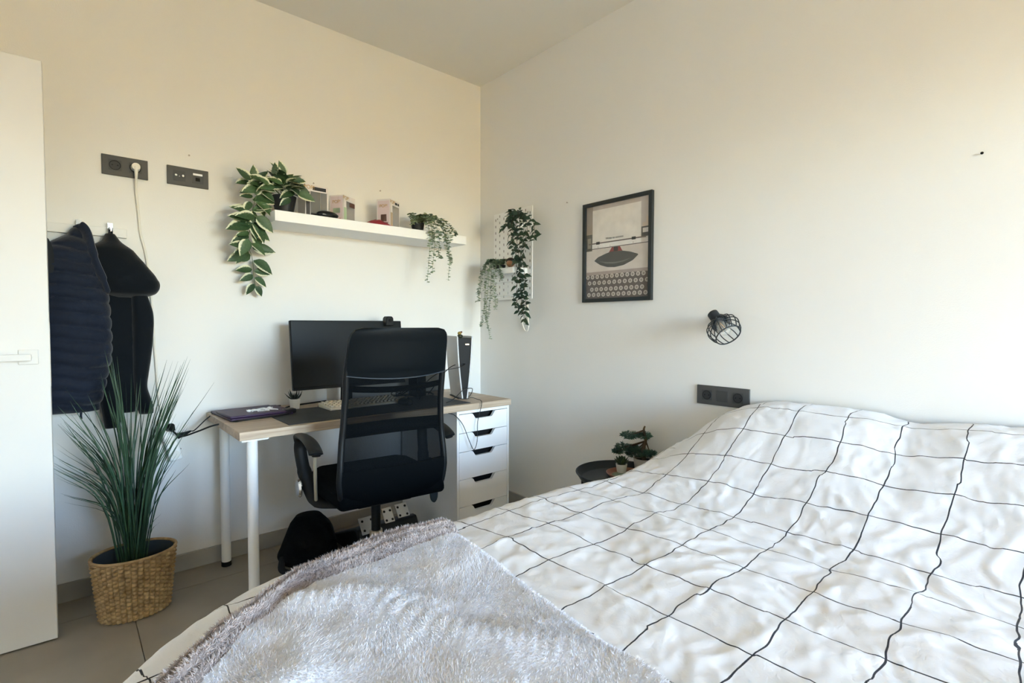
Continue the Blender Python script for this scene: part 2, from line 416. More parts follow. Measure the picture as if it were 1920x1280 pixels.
# skirting boards of grey tile
bh, bt = .078, .012
struct('baseboard_back', G().bb(X0, -bt, -bt, 0, 0, bh), m_base, bevel=.002)
struct('baseboard_right', G().bb(-bt, 0, Y0, 0, 0, bh), m_base, bevel=.002)
struct('baseboard_left', G().bb(X0, X0+bt, Y0, DY0-.07, 0, bh), m_base, bevel=.002)
# door frame and open door leaf
g = G(); g.bb(X0-TH-.01, X0+.012, DY0-.06, DY0, 0, DH+.06); g.bb(X0-TH-.01, X0+.012, DY1, DY1+.06, 0, DH+.06); g.bb(X0-TH-.01, X0+.012, DY0, DY1, DH, DH+.06)
struct('trim_1', g, m_door, bevel=.002)
ang = math.atan2(.028, -.87)           # leaf swung open, almost parallel to the back wall
dr = empty('door_1', (-2.20, -.285, 0), ang, kind='structure')   # local x runs from the closing edge to the hinge
dr['label'] = 'white flush door leaf standing open beside the coats'
G().bb(0, .835, 0, .040, .006, 2.083).build('leaf', m_door, dr, world=False, bevel=.002)
# local +y points to the room side after the turn; lever handle
h = G().bb(.030, .082, .040, .048, 1.013, 1.065).build('handle', m_door, dr, world=False, bevel=.002)
g = G(); g.cyl((.056, .048, 1.039), (.056, .082, 1.039), .010); g.bb(.046, .19, .074, .086, 1.027, 1.051)
g.build('lever', m_door, h, world=False, bevel=.003)
G().bb(-.001, .001, .008, .032, .93, 1.16).build('lock_plate', m_alu, dr, world=False)

# ================================================================== BED
XF, YS, YN, RC = -2.26, -1.555, -3.25, .60
RE = .075; TOPZ = .600
def sdf(x, y):
    y = y+.055*sstep(-.82, -.50, x)      # narrower beside the tray table
    xc, bx = (XF+RE+3)/2, (3-XF-RE)/2
    yc, by = (YS-RE+YN+RE)/2, (YS-YN)/2-RE
    r = RC-RE
    qx = np.abs(x-xc)-bx+r; qy = np.abs(y-yc)-by+r
    return np.hypot(np.maximum(qx, 0), np.maximum(qy, 0))+np.minimum(np.maximum(qx, qy), 0)-r
def wrinkle(x, y):
    wx = x+.06*perlin(x*4, y*4, 5)+.015*perlin(x*13, y*13, 15); wy = y+.06*perlin(x*4, y*4, 6)+.015*perlin(x*13, y*13, 16)
    z = .009*perlin(wx*4.5, wy*3.5, 1)
    for sx_, sy_, kx, a_, sd in ((5, 6, 3, .013, 2), (9, 5, -4, .010, 3), (7, 15, 5, .007, 12), (19, 11, -6, .005, 13), (30, 24, 8, .0028, 14)):
        rd = 1-np.abs(perlin(wx*sx_+wy*kx, wy*sy_-wx*kx*.5, sd)); z += a_*np.clip(rd-.62, 0, 1)**1.4
    z += .0018*perlin(wx*22, wy*26, 4)
    return z
PXS = [-3, -.78, -.68, -.58, -.48, -.38, -.28, -.20, -.13, -.05, 0, 3]; PZS = [0, 0, .006, .026, .066, .122, .180, .222, .248, .252, .250, .25]
_pu = np.linspace(-3, .5, 1800); _pz = np.interp(_pu, PXS, PZS)
_k = np.exp(-np.linspace(-2, 2, 61)**2); _pz = np.convolve(np.pad(_pz, 30, 'edge'), _k/_k.sum(), 'valid')
_arc = np.r_[0, np.cumsum(np.hypot(np.diff(_pu), np.diff(_pz)))]; _arc -= np.interp(-1.312, _pu, _arc)
def top(x, y):
    t = np.clip((YS-.03-.045*sstep(-.82, -.50, x)-y)/.38, 0, 1); fy = 1-(1-t)**2.4
    hump = np.interp(x, _pu, _pz)*fy
    fx = sstep(-.6, -.2, x)
    hump = hump - .020*np.exp(-((y+2.42)/.10)**2)*fx + .012*np.exp(-((y+2.75)/.15)**2)*fx
    return TOPZ+hump-.010*np.exp(-((x+.70)/.10)**2)
def cloth(x, y, wr=1.0):
    """drape a flat cloth point over the bed"""
    d = sdf(x, y); e = np.maximum(d, 0); h = 1e-3
    nx = (sdf(x+h, y)-sdf(x-h, y))/(2*h); ny = (sdf(x, y+h)-sdf(x, y-h))/(2*h)
    th = np.minimum(e/RE, PI/2); out = RE*np.sin(th); drop = RE*(1-np.cos(th))+np.maximum(e-RE*PI/2, 0)
    bx = x-nx*e; by = y-ny*e
    z = top(bx, by)
    W = wrinkle(x, y)*wr*.78
    k = np.cos(th)
    side = (.018*perlin((x+y)*3.2, (x-y)*3.2, 9)+.010*perlin(x*9, y*9, 11))*sstep(.03, .2, drop)
    X = bx+nx*(out+side+W*(1-k)); Y = by+ny*(out+side+W*(1-k)); Z = z-drop+W*k
    return X, Y, np.maximum(Z, .16+.01*perlin(x*8, y*8, 2))
us = np.arange(XF-.40, -.012, .0072); vsx = np.arange(YS+.38, YN-.30, -.0072)
UU, VV = np.meshgrid(us, vsx, indexing='ij')
X, Y, Z = cloth(UU, VV)
tuck = np.tanh(150*perlin(UU*3.1, VV*2.6, 27))*.0032; tuck2 = np.tanh(150*perlin(UU*2.4+.3*VV, VV*3.3, 28))*.0032
au = np.interp(UU, _pu, _arc)
uw = au+.010*perlin(UU*3, VV*3, 21)+.006*perlin(UU*11, VV*11, 23)+.003*perlin(UU*24, VV*24, 25)+tuck
vw = VV+.010*perlin(UU*3, VV*3, 22)+.006*perlin(UU*11, VV*11, 24)+.003*perlin(UU*24, VV*24, 26)+tuck2
GS = .152
uvs = np.stack([((uw+.03*(vw+2.0))/GS).ravel(), ((vw+1.822-.02*(uw))/GS).ravel()], 1)
me = npmesh('duvet', np.stack([X, Y, Z], -1).reshape(-1, 3), gridquads(*UU.shape)[:, ::-1], uvs)
duv = link('duvet', me, m_duvet)
tag(duv, 'rumpled white duvet with thin black window-pane grid lines covering the bed', 'duvet')

bed = empty('bed', (-1.1, -2.4, 0), label='double bed with pale mattress hidden under the grid duvet', cat='bed')
G().bb(-2.10, -.06, -3.12, -1.69, .32, .56).build('mattress', m_matt, bed, bevel=.05, seg=3)
G().bb(-2.08, -.06, -3.10, -1.71, .14, .32).build('base', m_bedb, bed, bevel=.01)
for lx in (-2.0, -.16):
    for ly in (-3.02, -1.79): G().cyl((lx, ly, 0), (lx, ly, .14), .025).build('leg', m_blackm, bed)

# throw blanket
far = [(-1.375, -1.635), (-1.50, -1.622), (-1.62, -1.625), (-1.76, -1.652), (-1.87, -1.715), (-1.96, -1.795), (-2.03, -1.855), (-2.09, -1.925), (-2.15, -2.05), (-2.19, -2.2)]
farc = np.array([tuple(p) for p in crom([(p[0], p[1], 0) for p in far], 12)])[:, :2]
sl = np.r_[0, np.cumsum(np.hypot(*np.diff(farc, axis=0).T))]
NA, NB = 230, 260
aa = np.linspace(0, 1, NA); bb_ = np.linspace(0, 1, NB)**1.15
fa = np.stack([np.interp(aa*sl[-1], sl, farc[:, k]) for k in (0, 1)], 1)
na = np.stack([-1.565+aa*(-2.20+1.565), -2.78+0*aa], 1)
A_, B_ = np.meshgrid(aa, bb_, indexing='ij')
PX = fa[:, None, 0]*(1-B_)+na[:, None, 0]*B_+.018*np.sin(B_*PI)*(1-A_)
PY = fa[:, None, 1]*(1-B_)+na[:, None, 1]*B_
HT = np.hypot(PX-fa[:, None, 0], PY-fa[:, None, 1])       # distance in from the hem edge
SL = A_*sl[-1]
def bedsurf(x, y):
    d = np.maximum(sdf(x, y), 0); dd = np.minimum(d, RE*.92)
    return top(x, y)-(RE-np.sqrt(RE*RE-dd*dd))-np.maximum(d-RE*.92, 0)*2+wrinkle(x, y)*.5
def curvefold(x, y, pts, wid, amp):
    c = np.array([tuple(p)[:2] for p in crom([(p[0], p[1], 0) for p in pts], 6)])
    best = np.full(x.shape, 9.); 
    for i in range(len(c)): best = np.minimum(best, (x-c[i, 0])**2+(y-c[i, 1])**2)
    return amp*np.exp(-best/(2*wid*wid))
ZB = bedsurf(PX, PY)
F = lambda l: [tuple(at(px, py, 2, .62))[:2] for px, py in l]
ZB = ZB+.011+.007*perlin(PX*5, PY*5, 31)+.0025*perlin(PX*14, PY*12, 32)
ZB += curvefold(PX, PY, F([(560, 1125), (700, 1130), (860, 1180), (1000, 1200), (1150, 1240), (1300, 1300)]), .024, .022)
ZB += curvefold(PX, PY, F([(640, 1110), (760, 1120), (880, 1130)]), .02, .008)
ZB += curvefold(PX, PY, F([(470, 1190), (540, 1200), (560, 1260)]), .03, .018)
ZB += curvefold(PX, PY, F([(380, 1260), (450, 1240), (520, 1290)]), .025, .009)
hemw = .078+.012*np.sin(SL*9)
ridge = np.abs(np.sin(PI*HT/.028+.6*perlin(SL*6, HT*9, 33)))
ZB += (.021*ridge+.003)*sstep(0, .02, HT)*sstep(0, .03, hemw-HT)
ZB += .022*np.exp(-(A_*sl[-1]/.03)**2)*0
ZB -= .014*np.exp(-((A_)/.012)**2)             # edge rolls down onto the duvet
ZB -= .014*np.exp(-(HT/.006)**2)
V3 = np.stack([PX, PY, ZB], -1)
qd = gridquads(NA, NB)
hm = (HT < hemw).ravel()[qd].all(1)
def sub(name, quads, material, parent):
    ids, inv = np.unique(quads, return_inverse=True)
    return link(name, npmesh(name, V3.reshape(-1, 3)[ids], inv.reshape(quads.shape)), material, parent)
bl = empty('throw_blanket', (-1.8, -2.2, .6), label='fluffy pale grey throw blanket with taupe hem folded over the foot of the bed', cat='blanket')
Ib = Vector((1.8, 2.2, -.6)); V3 = V3+np.array(Ib)
sub('throw_body', qd[~hm], m_blank, bl)
sub('hem', qd[hm], m_hem, bl)
def tufts(name, quads, n, length, width, material, parent, lean):
    q = V3.reshape(-1, 3)[quads]; ar = np.linalg.norm(np.cross(q[:, 1]-q[:, 0], q[:, 3]-q[:, 0]), axis=1)
    ii = rng.choice(len(q), n, p=ar/ar.sum()); q = q[ii]; u = rng.random((n, 1)); v = rng.random((n, 1))
    p = q[:, 0]*(1-u)*(1-v)+q[:, 1]*u*(1-v)+q[:, 2]*u*v+q[:, 3]*(1-u)*v
    nn = np.cross(q[:, 1]-q[:, 0], q[:, 3]-q[:, 0]); nn /= np.linalg.norm(nn, axis=1)[:, None]; nn *= np.sign(nn[:, 2:3])
    field = np.stack([perlin(p[:, 0]*7, p[:, 1]*7, 41), perlin(p[:, 0]*7, p[:, 1]*7, 42), np.zeros(n)], 1)*1.2
    d = nn*rng.uniform(.5, 1, (n, 1))+np.array(lean)+field+rng.normal(0, .35, (n, 3)); d /= np.linalg.norm(d, axis=1)[:, None]
    s = np.cross(d, nn+rng.normal(0, .3, (n, 3))); s /= np.linalg.norm(s, axis=1)[:, None]+1e-9
    L_ = length*rng.uniform(.6, 1.3, (n, 1)); W_ = width*rng.uniform(.7, 1.3, (n, 1)); p = p-nn*.001
    gn = np.cross(s*2, d); fl = (np.sum(gn*nn, 1) < 0)[:, None]; s = np.where(fl, -s, s)
    vs = np.stack([p-s*W_, p+s*W_, p+d*L_], 1).reshape(-1, 3)
    me = npmesh(name, vs, np.arange(3*n).reshape(-1, 3), smooth=False)
    o = link(name, me, material, parent); o['kind'] = 'stuff'
tufts('pile', qd[~hm], 190000, .0062, .0009, m_pile, bl, (.25, -.35, 0))
tufts('hem_pile', qd[hm], 45000, .009, .0010, m_hpile, bl, (-.2, .5, 0))

# ================================================================== DESK
DXR, DYF = -.256, -.617; DXL = DXR-1.40
dk = empty('desk', (-.956, -.317, 0), label='pale oak desk top on white round legs against the back wall', cat='desk')
G().bb(DXL, DXR, DYF, DYF+.60, .70, .734).build('tabletop', m_wood, dk, bevel=.0015)
for ly in (-.56, -.08):
    lx = -1.597
    lg = G().cyl((lx, ly, .02), (lx, ly, .695), .0205, n=24).build('leg', m_metalw, dk)
    G().cyl((lx, ly, 0), (lx, ly, .022), .0215, n=24).build('foot', m_rubber, lg)
    G().bb(lx-.05, lx+.05, ly-.05, ly+.05, .693, .70).build('mounting_plate', m_metalw, lg)

cx0, cx1, cyf, cyb = -.621, -.261, -.605, -.025
cu = empty('drawer_unit', ((cx0+cx1)/2, (cyf+cyb)/2, 0), label='white drawer cabinet with cut-out handles under the desk end', cat='cabinet')
g = G(); t = .014
g.bb(cx0, cx0+t, cyf, cyb, 0, .70); g.bb(cx1-t, cx1, cyf, cyb, 0, .70); g.bb(cx0+t, cx1-t, cyf, cyb, .683, .70); g.bb(cx0+t, cx1-t, cyf+.01, cyb, 0, .03); g.bb(cx0+t, cx1-t, cyb-.01, cyb, .03, .683)
g.build('body', m_white, cu, bevel=.001)
zs = [.681, .580, .479, .331, .183, .033]
for i in range(5):
    zt, zb = zs[i]-.0015, zs[i+1]+.0015; xa, xb = cx0+t+.0015, cx1-t-.0015; xm = (xa+xb)/2
    nd = .030; wt, wb = .082, .052
    notch = []
    for k in range(7):       # rounded notch flank
        s_ = k/6; notch.append((xm-wt+(wt-wb)*s_, zt-nd*(s_*s_*(3-2*s_))))
    poly = [(xa, zb), (xb, zb), (xb, zt)]+[(2*xm-x, z) for x, z in notch]+[(x, z) for x, z in notch[::-1]]+[(xa, zt)]
    d = G().prism(poly, lambda x, z: (x, cyf+.001, z), lambda x, z: (x, cyf+.018, z)).build('drawer', m_white, cu, smooth=0, fixn=True)
    G().bb(xa+.01, xb-.01, cyf+.045, cyf+.05, zb+.01, zt).build('notch_shade', m_hole, d)  # thin black sheet painted in for the shade behind the notch

# ---- monitor
mo = empty('monitor', (-1.02, -.20, .734), label='wide black monitor with a switched-off screen on the desk', cat='monitor')
tilt = Matrix.Rotation(math.radians(-7), 3, 'X'); mc = Vector((-1.018, -.205, 1.003))
mw, mh = .612, .348
G().box(mc+tilt @ Vector((0, .013, 0)), (mw, .022, mh), tilt).build('housing', m_dark, mo, bevel=.004)
G().box(mc+tilt @ Vector((0, .001, .006)), (mw-.008, .003, mh-.022), tilt).build('screen', m_screen, mo)
g = G(); g.box(mc+tilt @ Vector((0, 0, -mh/2+.006)), (mw, .006, .014), tilt); g.build('chin', m_dark, mo, bevel=.002)
g = G(); g.tube([(-1.02, -.155, 1.0), (-1.02, -.15, .90), (-1.02, -.14, .75)], .022, 12, flat=(1.5, .7)); g.build('neck', m_dark, mo)
g = G()
for s_ in (-1, 1): g.tube([(-1.02, -.13, .742), (-1.02+s_*.10, -.165, .740), (-1.02+s_*.17, -.198, .738)], [.014, .012, .008], 8, flat=(.6, 1))
g.build('foot', m_dark, mo)
wc = empty('webcam', (-.80, -.19, 1.175), label='small black webcam clipped on the top edge of the monitor', cat='webcam')
G().prism([(-.026, -.02), (.022, -.02), (.020, .022), (.012, .032), (-.014, .032), (-.022, .022)], lambda x, z: (-.800+x, -.222, 1.168+z), lambda x, z: (-.800+x, -.175, 1.168+z)).build('body', m_dark, wc, bevel=.004, fixn=True)
G().cyl((-.80, -.2225, 1.178), (-.80, -.2265, 1.178), .009).build('lens', m_gloss, wc)
# ---- desk mat
g = G(); g.bb(-1.462, -.520, -.588, -.205, .734, .7372)
tag(g.build('desk_mat', m_mat, bevel=.0012), 'wide charcoal felt mat lying along the desk front', 'desk mat')
# ---- keyboard
kb = empty('keyboard', (-1.0, -.29, .737), .02, 'cream keyboard on the desk mat behind the chair', 'keyboard')
G().prism([(-.076, 0), (.076, 0), (.076, .022), (-.076, .012)], lambda y, z: (-.20, y, z), lambda y, z: (.20, y, z)).build('case', m_kb, kb, world=False, bevel=.003, fixn=True)
key = G().lathe([(.0078, 0), (.0062, .007)], n=4, rot=Matrix.Rotation(PI/4, 3, 'Z')).mesh('key', 0); key.materials.append(m_kb)
for r_ in range(5):
    for c in range(18):
        link('key', key, None, kb, (-.187+c*.022, -.058+r_*.028, .0135+(r_*.028+.018)*.066), None, (1.25, 1.6, 1))
# ---- folio and earphones
fo = empty('tablet_folio', (-1.49, -.19, .734), math.radians(4), 'purple tablet folio at the left end of the desk', 'tablet case')
G().bb(-.148, .118, -.155, .150, 0, .012).build('back_cover', m_purple, fo, world=False, bevel=.004)
G().bb(-.150, .120, -.150, .060, .0125, .022).build('front_flap', m_purple, fo, world=False, bevel=.004)
G().bb(.085, .135, -.150, -.105, .006, .026).build('clasp', mat('dark_clasp', '#1c1a20', .3), fo, world=False, bevel=.004)
ep = []
for i in range(60):
    t = i*.42; ep.append((-1.50+.048*math.sin(t*1.0)+.012*math.sin(t*3.1)+.0006*i, -.255+.022*math.cos(t*1.37)+.008*math.sin(t*2.3), .759+.004*math.sin(t*2.7)))
e = empty('earphones', (-1.49, -.25, .757), label='tangled white wired earphones lying on the purple folio', cat='earphones')
G().tube(crom(ep, 4), .0018, 6).build('cord', m_whitep, e)
for p in ((-1.535, -.268, .762), (-1.44, -.24, .762)): G().sphere(p, .0075, 10, 8, (1.3, .9, .8)).build('earbud', m_whitep, e)
# ---- aloe
def pot(name, parent, c, r0, r1, h, material, n=28, soil=m_soil):
    x, y, z = c
    p = G().lathe([(r0*.9, z), (r0, z+.002), (r1, z+h), (r1*.93, z+h), (r1*.9, z+h*.82)], (x, y, 0), n).build(name, material, parent)
    G().lathe([(r1*.88, z+h*.80), (r1*.88, z+h*.84)], (x, y, 0), n).build('soil', soil, p)
    return p
al = empty('potted_aloe', (-1.305, -.185, .734), label='tiny dark aloe in a white pot between folio and monitor', cat='plant')
pot('pot', al, (-1.305, -.185, .734), .021, .0265, .052, m_wpot)
for i in range(13):
    t = i*2.4; sp = .02+.03*(i/13); hh = .06-.03*(i/13)
    p0 = Vector((-1.305, -.185, .776)); p2 = p0+Vector((math.cos(t)*sp*1.15, math.sin(t)*sp, hh)); p1 = (p0+p2)/2+Vector((math.cos(t)*.008, math.sin(t)*.008, .002))
    G().tube([p0, p1, p2], [.005, .0045, .0006], 6, flat=(.6, 1)).build('leaf', m_aloe, al)
# ---- games console
co = empty('games_console', (-.435, -.36, .734), math.radians(-18), 'upright games console with white side plates by the room corner', 'console')
# local: front is -y, width x
def plate(sgn):
    g = G(); ny, nz = 10, 14; vs = []
    for k in range(nz+1):
        for j in range(ny+1):
            z = .006+.350*k/nz; y = -.112+.224*j/ny
            x = sgn*(.014+.030*(k/nz)**1.0-.004*abs(2*j/ny-1)**2+.004*math.sin(PI*k/nz))
            vs.append((x, y, z))
    n = len(vs); vs += [(v[0]+sgn*.007, v[1]*1.0, v[2]) for v in vs]
    fs = []
    I = lambda k, j: k*(ny+1)+j
    for k in range(nz):
        for j in range(ny):
            fs += [(I(k, j), I(k, j+1), I(k+1, j+1), I(k+1, j)), (n+I(k, j), n+I(k+1, j), n+I(k+1, j+1), n+I(k, j+1))]
    for k in range(nz): fs += [(I(k, 0), I(k+1, 0), n+I(k+1, 0), n+I(k, 0)), (I(k, ny), n+I(k, ny), n+I(k+1, ny), I(k+1, ny))]
    for j in range(ny): fs += [(I(0, j), n+I(0, j), n+I(0, j+1), I(0, j+1)), (I(nz, j), I(nz, j+1), n+I(nz, j+1), n+I(nz, j))]
    return g.add(vs, fs)
for s_ in (-1, 1): plate(s_).build('side_plate', m_ps, co, world=False, smooth=40, fixn=True)
G().prism([(-.014, .004), (.014, .004), (.040, .345), (-.040, .345)], lambda x, z: (x, -.108, z), lambda x, z: (x, .108, z)).build('core', m_gloss, co, world=False, bevel=.002, fixn=True)
G().bb(.004, .026, -.1095, -.1075, .306, .314).build('button', m_chrome, co, world=False, bevel=.001)
G().bb(-.030, .030, -.09, .09, 0, .006).build('stand', m_dark, co, world=False)
tk = empty('trinket', (-.462, -.41, 1.079), label='tiny olive and gold knick-knack sitting on top of the games console', cat='ornament')
G().sphere((-.462, -.41, 1.089), .016, 12, 8, (1.1, .9, .7)).build('base', mat('dark_olive_paint', '#2a2c1c', .4), tk)
G().sphere((-.465, -.408, 1.105), .011, 12, 8).build('top', mat('old_gold_paint', '#8f7a3c', .35), tk)
G().sphere((-.456, -.413, 1.112), .006, 10, 6).build('tip', mat('rust_paint', '#6b3a2c', .5), tk)
# ---- cables on the desk
def cable(pts, r, material, label, n=8, name='cable'):
    return tag(G().tube(crom(pts, n), r, 8).build(name, material), label, 'cable')
D = .7372
cable([(-.545, -.20, .742), (-.505, -.36, .905), (-.476, -.472, .935), (-.530, -.495, .92), (-.62, -.46, .90), (-.68, -.40, .84), (-.70, -.36, .745)], .0022, m_cord, 'thin black cable looping round the white side plate of the console')
cable([(-.64, -.535, .7405), (-.57, -.50, .750), (-.50, -.492, .792), (-.455, -.505, .800), (-.42, -.47, .780), (-.39, -.40, .738), (-.36, -.33, .7365)], .0021, m_cord, 'black cable arching in front of the console foot')
cable([(-.42, -.44, .7375), (-.44, -.50, .745), (-.455, -.56, .745), (-.475, -.628, .735), (-.505, -.632, .64), (-.515, -.64, .54), (-.54, -.645, .495), (-.565, -.64, .54), (-.60, -.63, .63), (-.63, -.60, .68), (-.66, -.57, .694)], .0018, m_cord, 'thin black cable hanging in a loop off the desk front')
cable([(-.86, -.10, .737), (-.75, -.12, .738), (-.62, -.13, .742), (-.53, -.17, .750), (-.50, -.19, .738)], .004, m_cord, 'thick black cable running along the desk behind the console')
for i, lb in enumerate(('black cable coil beside the monitor seen through the chair mesh',)):
    pts = [(-.72+.05*math.sin(k*.9), -.20+.03*math.cos(k*1.3), .745+.05*abs(math.sin(k*.55))) for k in range(22)]
    cable(pts, .0026, m_cord, lb, 5)
mu = empty('mouse', (-.82, -.42, D), .1, 'black computer mouse on the right part of the desk mat', 'mouse')
G().sphere((0, 0, .010), .03, 16, 10, (1, 1.8, .9)).build('shell', m_dark, mu, world=False)
G().cyl((-.004, -.03, .036), (.004, -.03, .036), .006, n=12).build('wheel', m_rubber, mu, world=False)
sp = empty('desk_speaker', (-.60, -.17, .734), .2, 'small black speaker on the desk beside the console', 'speaker')
G().bb(-.035, .035, -.04, .04, 0, .12).build('cabinet', m_dark, sp, world=False, bevel=.006)
G().cyl((0, -.041, .05), (0, -.044, .05), .026).build('cone', m_rubber, sp, world=False)

# ================================================================== WALL SOCKETS
def euro(parent, c, nrm, r, up=Vector((0, 0, 1))):
    """recessed two-pin socket insert"""
    n = Vector(nrm); rt = up.cross(n).normalized(); c = Vector(c)
    def P(a, b_, d): return c+rt*a+up*b_+n*d
    s_ = .0225
    g = G(); vs = [P(a, b_, .0) for a, b_ in ((-s_, -s_), (s_, -s_), (s_, s_), (-s_, s_))]+[P(a, b_, .0012) for a, b_ in ((-s_, -s_), (s_, -s_), (s_, s_), (-s_, s_))]
    o = g.add(vs, [(0, 1, 2, 3), (4, 5, 6, 7), (0, 1, 5, 4), (1, 2, 6, 5), (2, 3, 7, 6), (3, 0, 4, 7)]).build('socket', m_gplate2, parent, fixn=True)
    G().tube([P(math.cos(t)*r, math.sin(t)*r, .0016) for t in np.linspace(0, 2*PI, 25)], .0016, 6).build('rim', m_dark, o)
    G().cyl(P(0, 0, .0002), P(0, 0, .0016), r*.96, n=24).build('well', mat('socket_well', '#2c2c2d', .5), o)
    for k in (-1, 1): G().cyl(P(k*.0095, 0, .001), P(k*.0095, 0, .0022), .0028, n=10).build('pin_hole', m_hole, o)
    return o
s1 = empty('wall_socket', (-1.946, 0, 1.835), label='graphite double wall socket with a white plug above the coat rail', cat='socket')
G().bb(-2.027, -1.866, -.009, 0, 1.793, 1.877).build('plate', m_gplate, s1, bevel=.0015)
euro(s1, (-1.982, -.009, 1.836), (0, -1, 0), .019); euro(s1, (-1.911, -.009, 1.836), (0, -1, 0), .019)
s2 = empty('antenna_socket', (-1.713, 0, 1.835), label='graphite wall plate with aerial and network outlets beside the leafy shelf', cat='socket')
G().bb(-1.795, -1.631, -.009, 0, 1.793, 1.877).build('plate', m_gplate, s2, bevel=.0015)
o = G().bb(-1.772, -1.724, -.0105, -.009, 1.812, 1.858).build('aerial_insert', m_gplate2, s2)
for xx in (-1.762, -1.734): G().cyl((xx, -.0105, 1.836), (xx, -.016, 1.836), .006, .0045, n=14).build('connector', m_alu, o)
G().cyl((-1.748, -.0105, 1.833), (-1.748, -.012, 1.833), .002, n=8).build('screw', m_alu, o)
o = G().bb(-1.698, -1.652, -.0105, -.009, 1.812, 1.858).build('network_insert', m_gplate2, s2)
G().bb(-1.694, -1.656, -.0118, -.0105, 1.848, 1.857).build('label_strip', m_whitep, o)
G().bb(-1.684, -1.666, -.0115, -.0105, 1.822, 1.838).build('port', m_hole, o)
s3 = empty('bedside_socket', (0, -1.732, .845), label='graphite triple wall socket beside the bed under the cage lamp', cat='socket')
G().bb(-.009, 0, -1.850, -1.614, .804, .888).build('plate', m_gplate, s3, bevel=.0015)
for yy in (-1.662, -1.802): euro(s3, (-.009, yy, .846), (-1, 0, 0), .019)
G().bb(-.0102, -.009, -1.757, -1.707, .823, .869).build('switch', m_gplate2, s3, bevel=.0008)
# plug and white cord
pg = empty('plug_and_lead', (-1.911, -.01, 1.836), label='white plug and flat cord hanging down the wall beside the coats', cat='cable')
g = G(); g.cyl((-1.911, -.0115, 1.838), (-1.911, -.04, 1.838), .0175, .015); g.tube([(-1.911, -.034, 1.838), (-1.911, -.036, 1.815), (-1.911, -.03, 1.79)], [.009, .007, .005], 10)
g.build('plug', m_wcord, pg)
pts = [(-1.911, -.03, 1.79)]+[tuple(at(px, py, 1, -.008)) for px, py in [(255, 360), (258, 385), (261, 415), (264, 440), (272, 470), (277, 500), (284, 560), (288, 620), (293, 690), (297, 740), (305, 785), (316, 800)]]
G().tube(crom(pts, 5), .0048, 8).build('cord', m_wcord, pg)
# power strip
ps = empty('power_strip', (-1.80, -.03, .62), label='white power strip hanging on the wall behind the grass plant', cat='power strip')
rot = Matrix.Rotation(math.radians(-12), 3, 'Y'); pc = Vector((-1.806, -.035, .630))
G().box(pc, (.052, .038, .20), rot).build('body', m_whitep, ps, bevel=.008)
for dz in (-.07, .0): G().cyl(pc+rot @ Vector((0, -.019, dz)), pc+rot @ Vector((0, -.0205, dz)), .019).build('outlet', m_wpot, ps)
G().sphere(pc+rot @ Vector((.026, 0, -.055)), .004, 8, 6).build('switch_light', m_dark, ps)
b1 = empty('power_lead', (-1.79, -.08, .69), label='thick black power lead from the wall strip along the desk edge', cat='cable')
G().tube([pc+rot @ Vector((.004, -.02, .058)), pc+rot @ Vector((.010, -.05, .066)), pc+rot @ Vector((.012, -.065, .05))], [.017, .016, .010], 12).build('plug', m_dark, b1)
pp = [pc+rot @ Vector((.012, -.065, .045)), at(340, 818, 1, -.10), at(372, 808, 1, -.15), at(402, 797, 1, -.23), at(430, 786.5, 1, -.33)]
pp[-1] = Vector((-1.60, -.385, .741)); pp += [Vector((-1.47, -.372, .7425)), Vector((-1.365, -.325, .7425)), Vector((-1.345, -.17, .7425)), Vector((-1.25, -.10, .741)), Vector((-1.1, -.06, .741))]
G().tube(crom(pp, 6), .0040, 8).build('lead', m_cord, b1)
b2 = empty('adapter_lead', (-1.77, -.06, .65), label='thinner black lead with a flared plug beside the wall strip', cat='cable')
p0 = pc+rot @ Vector((.028, -.012, .008)); G().tube([p0, p0+Vector((.03, -.01, .010)), p0+Vector((.05, -.014, .019))], [.014, .008, .004], 10).build('plug', m_dark, b2)
G().tube(crom([p0+Vector((.05, -.014, .019)), at(365, 806, 1, -.08), at(384, 788, 1, -.09), at(398, 776, 1, -.08), Vector((-1.640, -.06, .742)), Vector((-1.56, -.022, .740)), Vector((-1.45, -.022, .739)), Vector((-1.33, -.05, .739))], 6), .0026, 8).build('lead', m_cord, b2)
# nails and plugged holes in the walls
for (px, py, ax, lb) in [(354, 292, 1, 'tiny nail in the wall above the aerial socket'), (587, 344, 1, 'tiny plugged hole above the tallest toy box'), (712, 358, 1, 'tiny nail in the wall above the shelf middle'), (1842, 288, 0, 'dark nail alone on the bright wall over the bed'), (1065, 380, 0, 'tiny nail between pegboard and typewriter poster')]:
    p = at(px, py, ax, 0); d = Vector((0, -1, 0)) if ax else Vector((-1, 0, 0))
    g = G(); g.cyl(p, p+d*.008, .0018, n=8); g.cyl(p+d*.008, p+d*.0095, .0042, n=10)
    tag(g.build('wall_nail', m_gpot if px < 1500 else m_dark), lb, 'nail', 'nails left in the walls')

